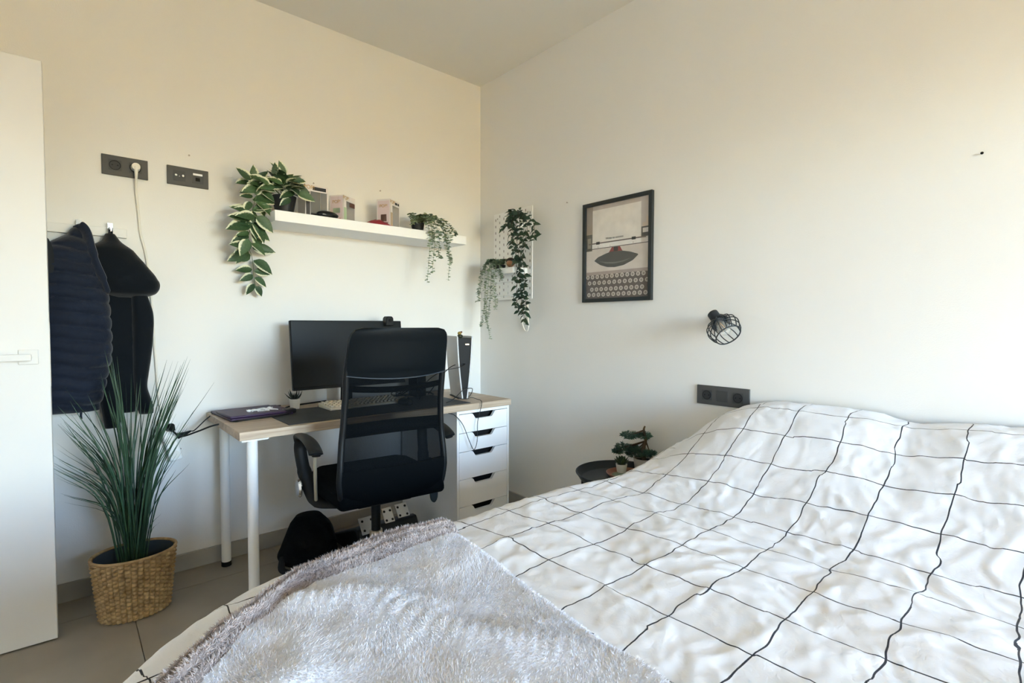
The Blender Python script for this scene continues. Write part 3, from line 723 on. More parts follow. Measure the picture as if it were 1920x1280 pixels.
# ================================================================== COATS
cr_ = empty('coat_rail', (-2.2, 0, 1.55), label='white wall coat rail with chrome hooks behind the door edge', cat='coat rail')
rail = G().bb(-2.46, -1.947, -.018, 0, 1.527, 1.565).build('board', m_door, cr_, bevel=.002)
for hx in (-2.30, -2.106, -2.004):
    g = G(); g.bb(hx-.009, hx+.009, -.0225, -.018, 1.533, 1.585)
    g.tube([(hx, -.021, 1.545), (hx, -.036, 1.538), (hx, -.046, 1.548), (hx, -.047, 1.562)], .007, 10, flat=(.5, 1.2))
    g.build('hook', m_chrome, cr_)
def sweep(name, rows, material, parent, yb, depth, n=26, m=70, quilt=None, noise=.006, seed=0, power=2.2, bevel=0, fold=0):
    """soft garment body: outline rows (z, x left, x right, depth factor), back against y = yb, bulging to -y"""
    rows = sorted(rows, key=lambda r: -r[0]); z = np.array([r[0] for r in rows])
    zz = np.linspace(z[0], z[-1], m)
    P = crom([(r[1], r[2], r[3] if len(r) > 3 else 1) for r in rows], 12); P = np.array([tuple(p) for p in P])
    tz = np.interp(np.linspace(0, len(rows)-1, len(P)), np.arange(len(rows)), z)
    xl = np.interp(-zz, -tz, P[:, 0]); xr = np.interp(-zz, -tz, P[:, 1]); df = np.interp(-zz, -tz, P[:, 2])
    V = []
    for i in range(m):
        for j in range(n):
            t = 2*PI*j/n; c, s_ = math.cos(t), math.sin(t)
            u = math.copysign(abs(c)**(2/power), c); v_ = math.copysign(abs(s_)**(2/power), s_)
            x = (xl[i]+xr[i])/2+(xr[i]-xl[i])/2*u
            dp = depth*df[i]/2
            y = yb-dp-dp*v_
            if v_ > -.2:
                w_ = float(perlin(x*14+seed, zz[i]*9, seed))*noise+float(perlin(x*34, zz[i]*22, seed+1))*noise*.4
                if fold: w_ += fold*math.sin(x*70+3*float(perlin(x*3, zz[i]*4, seed+2)))
                if quilt:
                    zq = zz[i]+.010*float(perlin(x*12, zz[i]*3, seed+3))+(x+2.1)*quilt[1]
                    w_ += quilt[2]*(abs(math.sin(PI*zq/quilt[0]))**.5-.55)
                y -= w_*(.5+.5*max(v_, 0))
                if quilt: x += w_*.5*u
            V.append((x, y, zz[i]))
    fs = [(i*n+j, i*n+(j+1) % n, (i+1)*n+(j+1) % n, (i+1)*n+j) for i in range(m-1) for j in range(n)]
    fs += [tuple(range(n-1, -1, -1)), tuple((m-1)*n+j for j in range(n))]
    return G().add(V, fs).build(name, material, parent, smooth=80, fixn=True)
ja = empty('hooded_jacket', (-1.96, -.06, 1.53), label='black hooded jacket hanging from the hook nearest the rail end', cat='jacket')
sweep('body', [(1.36, -2.06, -1.90, .7), (1.28, -2.05, -1.885, .9), (1.15, -2.05, -1.885, 1), (1.0, -2.05, -1.895, 1), (.90, -2.05, -1.91, 1), (.82, -2.05, -1.925, .9), (.775, -2.045, -1.932, .6)], m_jack, ja, -.018, .085, seed=2, fold=.004)
sweep('hood', [(1.535, -2.022, -1.990, .35), (1.50, -2.040, -1.968, .6), (1.468, -2.088, -1.930, .85), (1.42, -2.086, -1.895, 1), (1.348, -2.075, -1.848, 1.1), (1.315, -2.06, -1.840, 1.05), (1.285, -2.04, -1.856, .9), (1.268, -2.01, -1.90, .6)], m_jack, ja, -.020, .125, seed=4, noise=.008)
sl_ = sweep('sleeve', [(1.28, -1.945, -1.885, .8), (1.20, -1.945, -1.866, 1), (1.10, -1.946, -1.868, 1), (1.0, -1.945, -1.878, 1), (.93, -1.945, -1.888, .95), (.88, -1.942, -1.892, .85), (.83, -1.936, -1.880, .9), (.79, -1.93, -1.872, .9), (.765, -1.922, -1.872, .6)], m_jack, ja, -.050, .075, seed=6, n=18, m=50, fold=.003)
sweep('sleeve', [(1.10, -2.055, -2.0, .7), (1.0, -2.06, -1.99, 1), (.85, -2.055, -1.985, 1), (.75, -2.045, -1.985, .9), (.715, -2.04, -1.99, .6)], m_jack, ja, -.040, .06, seed=8, n=18, m=40)
G().tube([(-2.006, -.046, 1.552), (-2.008, -.05, 1.535), (-2.006, -.05, 1.515)], .006, 8, flat=(.5, 1.6)).build('hanging_loop', m_jack, ja)
ve = empty('puffer_vest', (-2.13, -.08, 1.53), label='navy quilted puffer vest hanging next to the door edge', cat='vest')
sweep('body', [(1.545, -2.125, -2.092, .35), (1.515, -2.150, -2.082, .55), (1.475, -2.20, -2.070, .8), (1.42, -2.29, -2.056, 1), (1.33, -2.30, -2.032, 1.05), (1.25, -2.29, -2.018, 1.1), (1.15, -2.30, -2.014, 1.1), (1.0, -2.30, -2.018, 1.1), (.92, -2.30, -2.032, 1.05), (.84, -2.29, -2.050, .95), (.80, -2.28, -2.062, .7)], m_vest, ve, -.022, .145, n=48, m=150, quilt=(.052, .10, .015), noise=.006, seed=12)
G().tube(crom([(-2.120, -.066, 1.540), (-2.100, -.082, 1.548), (-2.085, -.100, 1.520), (-2.074, -.128, 1.46), (-2.060, -.148, 1.40), (-2.040, -.150, 1.34), (-2.022, -.138, 1.28)], 6), [.010]*6+[.017]*16+[.014]*9+[.010]*5+[.004], 12, flat=(1.3, .7)).build('collar', m_vest2, ve)
G().lathe([(.004, -.005), (.052, 0), (.052, .004), (.004, .006)], (-2.212, -.172, 1.40), 24, .55, 1.7, Matrix.Rotation(PI/2, 3, 'X')).build('armhole', mat('vest_lining', '#0d1117', .8), ve)
G().tube([(-2.115, -.095, .805), (-2.117, -.095, .785), (-2.116, -.095, .770)], .004, 6).build('hem_tab', m_vest2, ve)
G().tube([(-2.106, -.046, 1.552), (-2.104, -.056, 1.556), (-2.10, -.058, 1.545)], .005, 6).build('hanging_loop', m_vest2, ve)

# ================================================================== GRASS IN BASKET
bc = Vector((-1.966, -.278, 0))
bk = empty('wicker_basket', bc, label='oval woven seagrass basket on the floor by the back wall', cat='basket')
BH = .243
def bax(z): k = z/BH; return (.118+.024*k, .094+.018*k)
def bpt(t, z, off=0):
    a_, b2_ = bax(z); return Vector((bc.x+(a_+off)*math.cos(t), bc.y+(b2_+off)*math.sin(t), z))
NT, NZ = 480, 140; NC = 40; NR = 15
T, ZZ = np.meshgrid(np.arange(NT)*2*PI/NT, np.linspace(.004, BH, NZ), indexing='ij')
ph = T/(2*PI)*NC; row = ZZ/BH*NR+.5*(np.floor(ph) % 2); rid = np.floor(row) 
loop = np.abs(np.sin(PI*ph))**.5; rib = np.sqrt(np.clip(np.sin(PI*(row-rid)), 0, 1))
off = -.009+.0125*loop*rib+.0012*perlin(T*40, ZZ*300, 3)
ax_ = .118+.024*ZZ/BH; ay_ = .094+.018*ZZ/BH
Vb = np.stack([bc.x+(ax_+off)*np.cos(T), bc.y+(ay_+off)*np.sin(T), ZZ], -1)-np.array(bc)
i = np.arange(NT*NZ).reshape(NT, NZ); ii = np.vstack([i, i[:1]])
qb = np.stack([ii[:-1, :-1], ii[1:, :-1], ii[1:, 1:], ii[:-1, 1:]], -1).reshape(-1, 4)
link('weave', npmesh('weave', Vb.reshape(-1, 3), qb), m_wick, bk)
pts = [bpt(k*2*PI/64, BH, -.002) for k in range(65)]
G().tube(pts, .0055, 8, cap=False).build('rim', m_wick, bk)
g = G(); n_ = 48; vs_ = []
prof = [(BH-.002, -.011), (.10, -.018), (.012, -.018)]
for z, o_ in prof: vs_ += [bpt(k*2*PI/n_, z, o_) for k in range(n_)]
fs_ = [(r*n_+k, r*n_+(k+1) % n_, (r+1)*n_+(k+1) % n_, (r+1)*n_+k) for r in range(2) for k in range(n_)]+[tuple(2*n_+k for k in range(n_))]
g.add(vs_, fs_).build('liner', m_liner, bk)
gp = empty('grass_plant', (bc.x, bc.y, .02), label='tall artificial grass plant with long thin blades in the oval basket', cat='plant')
G().lathe([(.055, .014), (.070, .11), (.066, .112), (.064, .10)], (bc.x-.005, bc.y, 0), 24).build('pot', m_pot, gp)
def blade(base, mid, tip, w):
    P = crom([base, mid, tip], 5); k = len(P)
    side = Vector((random.uniform(-1, 1), random.uniform(-.5, .5), 0)).normalized()
    if abs((tip-base).normalized().dot(side)) > .8: side = Vector((.3, 1, 0)).normalized()
    vs_ = []; 
    for i_, p in enumerate(P):
        s_ = i_/(k-1); ww = w*(.55+.9*s_)*(1-s_**3) if s_ < 1 else .0002
        fold = Vector((0, 0, 0)) if i_ == 0 else (P[i_]-P[i_-1]).normalized().cross(side)*ww*.5
        vs_ += [p-side*ww, p+fold, p+side*ww]
    fs_ = [(3*i_+c, 3*i_+c+1, 3*i_+c+4, 3*i_+c+3) for i_ in range(k-1) for c in (0, 1)]
    G().add(vs_, fs_).build('blade', m_grass, gp, smooth=80)
tips = [(352, 668), (338, 684), (326, 676), (345, 674), (312, 674), (208, 660), (196, 656), (236, 716), (262, 722), (298, 740), (166, 738), (131, 752), (178, 770), (222, 745), (188, 700), (247, 700), (205, 730), (335, 705), (322, 722), (300, 700), (275, 755), (330, 742), (318, 760), (342, 725), (308, 730), (150, 780), (290, 720), (282, 780), (215, 700), (175, 752), (340, 700), (355, 690)]
left = [(106, 795), (104, 830), (100, 868), (104, 880), (118, 790), (92, 850), (98, 872), (112, 925), (118, 928), (128, 820), (105, 760), (140, 800), (88, 872), (110, 780)]
right = [(402, 716), (356, 868), (332, 850), (345, 840), (338, 822), (303, 962), (352, 800), (330, 880), (300, 978)]
def mk(px, py, yy, lean):
    tip = at(px, py, 1, yy); th = random.uniform(0, 2*PI); r_ = random.uniform(0, .028)
    base = Vector((bc.x-.005+r_*1.3*math.cos(th), bc.y+r_*math.sin(th), .10))
    mid = base.lerp(tip, .52)+Vector(((tip.x-base.x)*-lean, 0, .06+lean*.12))
    blade(base, mid, tip, random.uniform(.0023, .0039))
for px, py in tips:
    for k in range(3): mk(px+random.gauss(0, 10 if k else 1), py+(random.uniform(0, 130) if k else 0), bc.y+random.uniform(-.10, .10), .14)
for px, py in left:
    for k in range(2): mk(px+random.gauss(0, 6 if k else 0)+2, py+random.gauss(0, 14 if k else 0), bc.y+random.uniform(-.03, .08), .22)
for px, py in right:
    mk(px, py, bc.y+random.uniform(-.02, .10), .10)

# ================================================================== OFFICE CHAIR
ch = empty('office_chair', (-1.150, -.745, 0), math.radians(-6), 'black high-back mesh office chair pulled up to the desk', 'office chair')
def zz_(z): return z if z < .6 else .6+(z-.6)/.945
def bprof(z):
    z = zz_(z); return float(np.interp(z, [.44, .50, .60, .72, .85, 1.0, 1.12, 1.18], [-.215, -.240, -.250, -.242, -.252, -.275, -.305, -.325]))
def bwid(z):
    z = zz_(z); return float(np.interp(z, [.44, .47, .50, .56, .65, .78, .90, .99, 1.06, 1.12, 1.150, 1.168, 1.176], [.17, .203, .217, .224, .218, .207, .202, .203, .203, .200, .194, .180, .150]))
def bpoint(u, z, off=0):
    x = u*bwid(z); return Vector((x, bprof(z)-off+.030*(u*u)*1.0, z))   # wraps forward at the sides
def bpanel(name, z0, z1, th, material, nz=24, nu=18, sag=0, uvmat=False, umax=1.0, bulge=0):
    V = []
    UV = []
    for s_ in (0, 1):
        for k in range(nz+1):
            for j in range(nu+1):
                u = (-1+2*j/nu)*umax; z = z0+(z1-z0)*k/nz
                if k == 0: z -= sag*(1-u*u)
                if k == nz and name == 'mesh_back': z -= .014*(1-u*u)*0
                ed = (1-abs(u)**6)*(1-abs(2*k/nz-1)**6)
                p = bpoint(u, z, (th/2+bulge*ed if s_ == 0 else -th/2-bulge*ed)); V.append(p); UV.append((u*.21, z))
    n = (nz+1)*(nu+1); I = lambda k, j: k*(nu+1)+j; fs = []
    for k in range(nz):
        for j in range(nu): fs.append((I(k, j), I(k, j+1), I(k+1, j+1), I(k+1, j)))
    if not uvmat:
        fs += [tuple(n+q for q in f[::-1]) for f in fs]
        for k in range(nz): fs += [(I(k, 0), I(k+1, 0), n+I(k+1, 0), n+I(k, 0)), (I(k, nu), n+I(k, nu), n+I(k+1, nu), I(k+1, nu))]
        for j in range(nu): fs += [(I(0, j), n+I(0, j), n+I(0, j+1), I(0, j+1)), (I(nz, j), I(nz, j+1), n+I(nz, j+1), n+I(nz, j))]
        return G().add(V, fs).build(name, material, ch, world=False, smooth=50, fixn=True)
    me = npmesh(name, np.array([tuple(v) for v in V[:n]]), np.array(fs), np.array(UV[:n])); return link(name, me, material, ch)
hr = bpanel('headrest', .964, 1.144, .022, m_leather, sag=.016, nz=26, nu=26, bulge=.006)
g = G(); g.tube([bpoint(-1+2*j/24, .964-.016*(1-(-1+2*j/24)**2), .013) for j in range(25)], .0025, 6); g.build('piping', mat('chair_piping', '#2d3640', .5), hr, world=False)
bpanel('mesh_back', .56, .966, .004, m_mesh, uvmat=True, nz=30)
bpanel('lower_back', .455, .60, .018, m_cfab, nz=12, sag=.0, bulge=.004)
for s_ in (-1, 1):
    G().tube([bpoint(s_*.985, .45+.66*k/28) for k in range(29)], [.0125]*22+[.0115, .0105, .009, .0075, .006, .004, .002], 10).build('back_tube', m_dark, ch, world=False)
g = G(); vs_ = []
bpanel_l = [(bpoint(-1+2*j/16, .745+.010*math.cos((j-8)/8*1.5), -.018)) for j in range(17)]
G().tube(bpanel_l, .020, 10, flat=(1.35, .5)).build('lumbar_bar', m_dark, ch, world=False)
G().tube([bpoint(-1+2*j/16, .915-.012*(1-(-1+2*j/16)**2), -.012) for j in range(17)], .010, 8, flat=(1.2, .5)).build('upper_bar', m_dark, ch, world=False)
g = G(); g.prism([(-.225, -.23), (.225, -.23), (.240, .0), (.235, .18), (.19, .235), (-.19, .235), (-.235, .18), (-.240, .0)], lambda x, y: (x, y, .445), lambda x, y: (x*.97, y*.97, .520))
g.build('seat', m_cfab, ch, world=False, bevel=.022, seg=4, fixn=True)
G().bb(-.12, .12, -.12, .12, .405, .447).build('mechanism', m_dark, ch, world=False, bevel=.01)
for s_ in (-1, 1):
    xa = s_*.285
    arm = G().tube(crom([(xa-s_*.010, .135, .655), (xa, .10, .688), (xa, .02, .694), (xa, -.06, .690), (xa, -.125, .672), (xa, -.145, .655)], 6), [.016]+[.020]*28+[.012]*2, 12, flat=(.62, 1.45)).build('armrest', m_dark, ch, world=False)
    G().tube(crom([(xa-s_*.005, .125, .668), (xa-s_*.004, .128, .62), (xa-s_*.012, .100, .54), (xa-s_*.030, .060, .46), (xa-s_*.05, .03, .425), (xa-s_*.12, .0, .415)], 6), [.016]*12+[.018]*12+[.02]*7, 10, flat=(1.6, .7)).build('front_strut', m_dark, arm, world=False)
    G().tube([(xa-s_*.004, -.105, .665), (xa-s_*.010, -.085, .56), (xa-s_*.022, -.045, .455)], .010, 8, flat=(.7, .9)).build('rear_strut', m_beige, arm, world=False)
    G().lathe([(.004, 0), (.038, .0), (.040, .004), (.033, .012), (.004, .014)], (xa+s_*.010, .075, .478), 24, rot=Matrix.Rotation(s_*PI/2, 3, 'Y')).build('chrome_disc', m_chrome, arm, world=False)
G().tube([(.12, -.06, .42), (.22, -.08, .415)], .006, 8).build('lever', m_dark, ch, world=False)
G().lathe([(.004, 0), (.018, 0), (.018, .010), (.004, .010)], (.235, -.085, .395), 16, 1.0, 2.0, Matrix.Rotation(PI/2, 3, 'X')).build('lever_paddle', mat('blue_grey_paddle', '#1f2d38', .5), ch, world=False)
G().cyl((0, 0, .25), (0, 0, .41), .020).build('gas_piston', m_dark, ch, world=False)
G().cyl((0, 0, .10), (0, 0, .26), .027).build('gas_column', m_beige, ch, world=False)
hub = G().cyl((0, 0, .07), (0, 0, .115), .045, .036).build('base_hub', m_dark, ch, world=False)
for k in range(5):
    t = math.radians(72*k+20); d = Vector((math.cos(t), math.sin(t), 0))
    G().tube([Vector((0, 0, .095))+d*.03, Vector((0, 0, .09))+d*.15, Vector((0, 0, .075))+d*.29], [.024, .020, .015], 10).build('base_leg', m_dark, ch, world=False)
    c = d*.29; pr = Vector((-d.y, d.x, 0))
    w_ = G(); 
    for q in (-1, 1): w_.cyl(Vector((c.x, c.y, .027))+pr*(q*.010), Vector((c.x, c.y, .027))+pr*(q*.024), .027, n=18)
    cs = G().cyl((c.x, c.y, .03), (c.x, c.y, .078), .010).build('caster', m_dark, ch, world=False)
    w_.build('wheels', m_rubber, cs, world=False)

# ================================================================== PEDALS AND BAG UNDER THE DESK
pe = empty('pedal_set', (-.90, -.30, 0), label='racing pedal set with perforated steel pedals on the floor under the desk', cat='pedals')
G().prism([(-.30, 0), (.05, 0), (.05, .045), (-.20, .14), (-.23, .14), (-.30, .02)], lambda y, z: (-1.10, -.20-y*-1.0, z), lambda y, z: (-.76, -.20-y*-1.0, z)).build('base', m_dark, pe, bevel=.008, fixn=True)
for (x, z, wd, hh, yy) in ((-1.035, .150, .080, .085, -.40), (-.915, .165, .055, .085, -.385), (-.825, .165, .070, .080, -.37)):
    rt = Matrix.Rotation(math.radians(-38), 3, 'X'); c = Vector((x, yy-.02, z))
    p = G().box(c, (wd, .005, hh), rt).build('pedal', m_steel, pe, bevel=.0015)
    for dx in (-.3, .3):
        for dz in (-.28, .28): 
            q = c+rt @ Vector((dx*wd, -.0028, dz*hh)); G().cyl(q, q+rt @ Vector((0, -.0008, 0)), .0065, n=10).build('hole', m_hole, p)
    G().tube([c+rt @ Vector((0, .004, -.02)), (x, yy+.06, .09), (x, yy+.10, .05)], .009, 8).build('arm', m_steel, p)
bgm = empty('black_bag', (-1.34, -.27, 0), label='black rumpled gear bag on the floor under the desk beside the pedals', cat='bag')
sweep('bag_body', [(.185, -1.30, -1.18, .5), (.16, -1.34, -1.16, .9), (.11, -1.37, -1.145, 1.1), (.06, -1.395, -1.14, 1.2), (.03, -1.41, -1.135, 1.2), (.005, -1.40, -1.14, 1.0)], mat('black_nylon', '#05070a', .8, bump=(30, .4, .012), spec=.15), bgm, -.12, .22, noise=.05, seed=23, m=36, n=44)
G().tube(crom([(-1.40, -.28, .05), (-1.42, -.34, .012), (-1.36, -.40, .010), (-1.27, -.41, .012), (-1.20, -.37, .03)], 6), .010, 8, flat=(.5, 1.5)).build('strap', mat('black_webbing', '#14161b', .7), bgm)

# ================================================================== SHELF AND THINGS ON IT
SX0, SX1, SZ = -1.409, -.309, 1.690
sh = G().bb(SX0, SX1, -.26, 0, SZ-.05, SZ).build('wall_shelf', m_white, bevel=.001)
tag(sh, 'long white floating shelf on the back wall above the monitor', 'shelf')

def leaf_mesh(name, L=.05, W=.026, n=5, fold=.25, droop=.25, power=.8, material=None):
    V = []; UV = []; f = []
    for i in range(n+1):
        s_ = i/n; wv = W/2*(math.sin(PI*min(1, s_**power))**.85 if 0 < s_ < 1 else .02)
        y = L*s_; z = -droop*L*s_*s_
        V += [(-wv, y, z+wv*fold*1.6), (0, y, z), (wv, y, z+wv*fold*1.6)]; UV += [(-1, s_), (0, s_), (1, s_)]
    q = [(3*i+c, 3*i+c+1, 3*i+c+4, 3*i+c+3) for i in range(n) for c in (0, 1)]
    me = npmesh(name, np.array(V), np.array(q), np.array(UV)); me.materials.append(material); return me
LV = [leaf_mesh('variegated_leaf_blade', 1, w_, 6, fo_, dr_, .8, m_leafv) for w_, fo_, dr_ in ((.58, .2, .25), (.52, .35, .15), (.64, .15, .35))]
LD = [leaf_mesh('dark_leaf_blade', 1, w_, 4, .3, .25, .75, m_leafd) for w_ in (.48, .42)]

def place_leaf(me, parent, p, direction, normal, size, name='leaf'):
    y = Vector(direction).normalized(); z = Vector(normal); z = (z-y*z.dot(y)).normalized(); x = y.cross(z)
    M = Matrix((x, y, z)).transposed().to_4x4(); M = Matrix.Translation(p) @ M @ Matrix.Diagonal((size, size, size, 1))
    o = bpy.data.objects.new(name, me); COL.objects.link(o); o.parent = parent; o.matrix_parent_inverse = Matrix.Identity(4)
    L_ = basis(parent).inverted() @ M
    lo, ro, sc_ = L_.decompose(); o.location = lo; o.rotation_euler = ro.to_euler(); o.scale = sc_
    return o

# variegated trailing plant at the shelf's open end
tv = empty('trailing_houseplant', (-1.345, -.15, SZ), label='variegated trailing plant in a black pot spilling off the shelf end', cat='plant')
pot('pot', tv, (-1.337, -.165, SZ), .040, .056, .088, m_pot)
P3 = lambda l, y: [tuple(at(a_, b2_, 1, y)) for a_, b2_ in l]
vines = [
    [(-1.337, -.165, 1.77)]+P3([(515, 345), (490, 350), (474, 390), (469, 425), (466, 460)], -.17)+P3([(472, 480), (475, 500), (476, 520), (480, 540)], -.06),
    [(-1.345, -.165, 1.77)]+P3([(505, 335), (480, 335), (462, 337), (452, 340)], -.15),
    [(-1.345, -.17, 1.77)]+P3([(508, 350), (486, 372), (476, 410), (466, 440), (450, 462)], -.14),
]
vl = []
for vn in vines:
    C = crom(vn, 8); vl.append(C); G().tube(C, .0011, 6).build('vine', m_stem, tv)
def lf(px, py, yy, ang, size, tw=0, k=None):
    """leaf with its base near pixel, direction ang degrees (0 = right, 90 = up) in the wall plane"""
    p = at(px, py, 1, yy); a_ = math.radians(ang)
    d = Vector((math.cos(a_), random.uniform(-.45, -.05), math.sin(a_)))
    place_leaf(random.choice(LV) if k is None else LV[k], tv, p, d, Vector((random.uniform(-.5, .5)+tw, -1, .35+random.uniform(-.3, .3))), size)
for (px, py, ang, s_) in [(470, 338, 140, .075), (468, 341, 195, .070), (478, 345, 100, .085), (482, 344, 60, .080), (478, 352, 200, .07), (474, 368, 190, .06), (478, 365, 60, .06), (470, 378, 230, .06), (472, 400, 165, .10), (476, 392, 20, .085), (472, 402, 190, .075), (470, 412, 175, .10), (480, 405, -45, .10), (474, 415, -60, .11), (470, 420, 195, .11), (472, 430, -25, .09), (466, 440, 215, .09), (472, 432, -55, .095), (466, 448, 240, .085), (462, 462, 175, .07)]:
    lf(px, py, -.15+random.uniform(-.04, .02), ang+random.uniform(-8, 8), s_)
for k in range(20):      # fuller upper part of the hanging stem
    C = vl[0]; p = C[random.randint(12, 44)]; a_ = math.radians(random.choice((random.uniform(150, 250), random.uniform(-70, 30))))
    place_leaf(random.choice(LV), tv, p+Vector((random.uniform(-.015, .015), random.uniform(-.03, .02), 0)), Vector((math.cos(a_), random.uniform(-.5, -.1), math.sin(a_))), Vector((random.uniform(-.6, .6), -1, .4)), random.uniform(.06, .10))
for (px, py, ang, s_) in [(473, 464, -5, .105), (470, 478, 195, .09), (455, 474, 210, .085), (475, 488, -35, .105), (473, 505, 180, .075), (476, 508, -5, .075), (474, 515, 205, .075), (477, 520, -35, .07), (477, 532, 225, .065), (478, 536, -55, .06), (462, 465, 240, .09)]:
    lf(px, py, -.055+random.uniform(-.02, .01), ang+random.uniform(-6, 6), s_)
for i in range(58):      # crown above the pot
    th = random.uniform(0, 2*PI); el = random.uniform(-.15, 1.25); r_ = random.uniform(.02, .06)
    d = Vector((math.cos(th)*math.cos(el), math.sin(th)*math.cos(el)*.8, math.sin(el)))
    p = Vector((-1.338, -.165, 1.785))+d*r_+Vector((0, 0, random.uniform(0, .035)))
    if d.y > .55: continue
    dd = d+Vector((0, -.1, -.25)); place_leaf(random.choice(LV), tv, p, dd, Vector((0, -.5, 1))+d*.4, random.uniform(.065, .095))
    if i % 2 == 0: G().tube([(-1.338, -.165, 1.765), tuple(p)], .0012, 5).build('petiole', m_stem, tv)
for (px, py, ang, s_) in [(556, 362, -20, .10), (552, 360, 200, .085), (545, 372, 215, .07), (520, 335, 100, .08), (535, 328, 120, .075), (545, 340, 10, .08), (530, 345, 160, .08), (515, 350, 190, .08), (505, 348, 150, .075), (562, 352, -40, .07)]:
    lf(px, py, -.225, ang, s_*.9)

# boxed toys with clear windows (the toys themselves are left out)
m_card = mat('white_printed_card', '#dcd6d4', .5); m_cardd = mat('charcoal_printed_card', '#3c3b3e', .5); m_cardi = mat('grey_card_inlay', '#8f8c88', .6)
m_cardk = mat('pale_pink_card', '#d3c2c4', .5); m_red = mat('crimson_print', '#8e1f2c', .5); m_greenp = mat('pale_green_print', '#a8bfa0', .6); m_brown = mat('brown_print', '#5c4038', .6); m_gold = mat('gold_print', '#b89350', .5); m_blackp = mat('black_print', '#222124', .5); m_tan = mat('tan_print', '#b9a58d', .6)
def toybox(loc, rz, w_, d_, h_, label, side, header, prints, text, inlay=None):
    t = empty('toy_box', loc, rz, label, 'box', 'boxed collectibles on the floating shelf')
    g = G(); e_ = .001
    g.bb(-w_/2, w_/2, -d_/2, d_/2, 0, e_); g.bb(-w_/2, w_/2, -d_/2, d_/2, h_-e_, h_); g.bb(-w_/2, w_/2, d_/2-e_, d_/2, 0, h_)
    g.bb(-w_/2, -w_/2+e_, -d_/2, d_/2, 0, h_); g.bb(w_/2-e_, w_/2, -d_/2, d_/2, 0, h_)
    # front with window opening
    g.bb(-w_/2, w_/2, -d_/2, -d_/2+e_, h_*.80, h_); g.bb(-w_/2, w_/2, -d_/2, -d_/2+e_, 0, h_*.06); g.bb(-w_/2, -w_/2+w_*.22, -d_/2, -d_/2+e_, h_*.06, h_*.8); g.bb(w_/2-w_*.06, w_/2, -d_/2, -d_/2+e_, h_*.06, h_*.8)
    g.build('carton', m_card, t, world=False)
    G().bb(-w_/2+w_*.22, w_/2-w_*.06, -d_/2+.0012, -d_/2+.0018, h_*.06, h_*.8).build('window', m_film, t, world=False)
    G().bb(-w_/2+.004, w_/2-.004, d_/2-.004, d_/2-.002, .004, h_-.004).build('inlay', inlay or m_cardi, t, world=False)
    if header: G().bb(-w_/2+w_*.32, w_/2-w_*.10, -d_/2-.0005, -d_/2, h_*.84, h_*.95).build('title_band', header, t, world=False)
    for (face, u0, u1, v0, v1, mt_) in prints:
        if face == 'f': G().bb(-w_/2+w_*u0, -w_/2+w_*u1, -d_/2-.0008, -d_/2-.0002, h_*v0, h_*v1).build('print', mt_, t, world=False)
        else: G().bb(-w_/2-.0008, -w_/2-.0002, d_/2-d_*u1, d_/2-d_*u0, h_*v0, h_*v1).build('print', mt_, t, world=False)
    for (face, u, v, s_) in text:
        o_ = letters('POP!', s_, m_gold, t)
        if face == 'f': o_.location = (-w_/2+w_*u, -d_/2-.0012, h_*v); o_.rotation_euler = (PI/2, 0, 0)
        else: o_.location = (-w_/2-.0012, d_/2-d_*u, h_*v); o_.rotation_euler = (PI/2, 0, -PI/2)
    return t
toybox((-1.196, -.165, SZ), math.radians(3), .118, .09, .158, 'white and charcoal toy box next to the variegated plant', m_cardk, m_blackp, [('f', .03, .20, .06, .60, m_cardd), ('f', .05, .19, .62, .78, m_blackp), ('f', .24, .94, .07, .12, m_blackp)], [('f', .17, .86, .026)], m_cardd)
toybox((-1.030, -.135, SZ), math.radians(33), .105, .085, .140, 'pale box with green print in the middle of the shelf', m_cardk, None, [('s', .08, .92, .05, .95, m_cardk), ('s', .20, .80, .08, .14, m_red), ('s', .25, .75, .34, .52, m_greenp), ('f', .02, .24, .10, .55, m_greenp), ('f', .50, .95, .62, .78, m_brown)], [('f', .20, .84, .026), ('s', .5, .70, .024)])
toybox((-.765, -.140, SZ), math.radians(33), .105, .085, .160, 'white box with crimson print nearest the small trailing plant', m_card, None, [('s', .08, .92, .05, .95, m_cardk), ('s', .18, .82, .06, .20, m_red), ('s', .30, .72, .24, .48, m_brown), ('f', .02, .24, .08, .55, m_tan), ('f', .5, .72, .86, .94, m_blackp), ('f', .78, .92, .86, .94, m_blackp)], [('f', .22, .86, .026), ('s', .5, .72, .024)])
# dark and red small objects lying on the shelf
sg = empty('sunglasses_case', (-1.150, -.235, SZ), .1, 'low black rounded case lying in front of the first toy box', 'case')
G().sphere((0, 0, .014), .05, 18, 10, (1.15, .45, .42)).build('shell', m_glassblk, sg, world=False)
G().tube([(.056*math.cos(t), .0225*math.sin(t), .016) for t in np.linspace(0, 2*PI, 25)], .002, 6).build('seam', m_dark, sg, world=False)
rc = empty('red_pouch', (-.865, -.215, SZ), .15, 'flat crimson pouch lying in front of the shelf boxes', 'pouch')
g = G(); V = []
for i_ in range(17):
    for j_ in range(9):
        u, v = i_/8-1, j_/4-1; hh = .026*(1-abs(u)**2.5)*(1-abs(v)**2.5)+.006*float(perlin(u*3, v*3, 51))*(1-u*u)*(1-v*v)
        V.append((u*.075, v*.036, .003+max(hh, 0)))
nV = len(V); V += [(p[0], p[1], 0) for p in V]; I = lambda i_, j_: i_*9+j_; f_ = []
for i_ in range(16):
    for j_ in range(8): f_ += [(I(i_, j_), I(i_+1, j_), I(i_+1, j_+1), I(i_, j_+1)), (nV+I(i_, j_), nV+I(i_, j_+1), nV+I(i_+1, j_+1), nV+I(i_+1, j_))]
for i_ in range(16): f_ += [(I(i_, 0), nV+I(i_, 0), nV+I(i_+1, 0), I(i_+1, 0)), (I(i_, 8), I(i_+1, 8), nV+I(i_+1, 8), nV+I(i_, 8))]
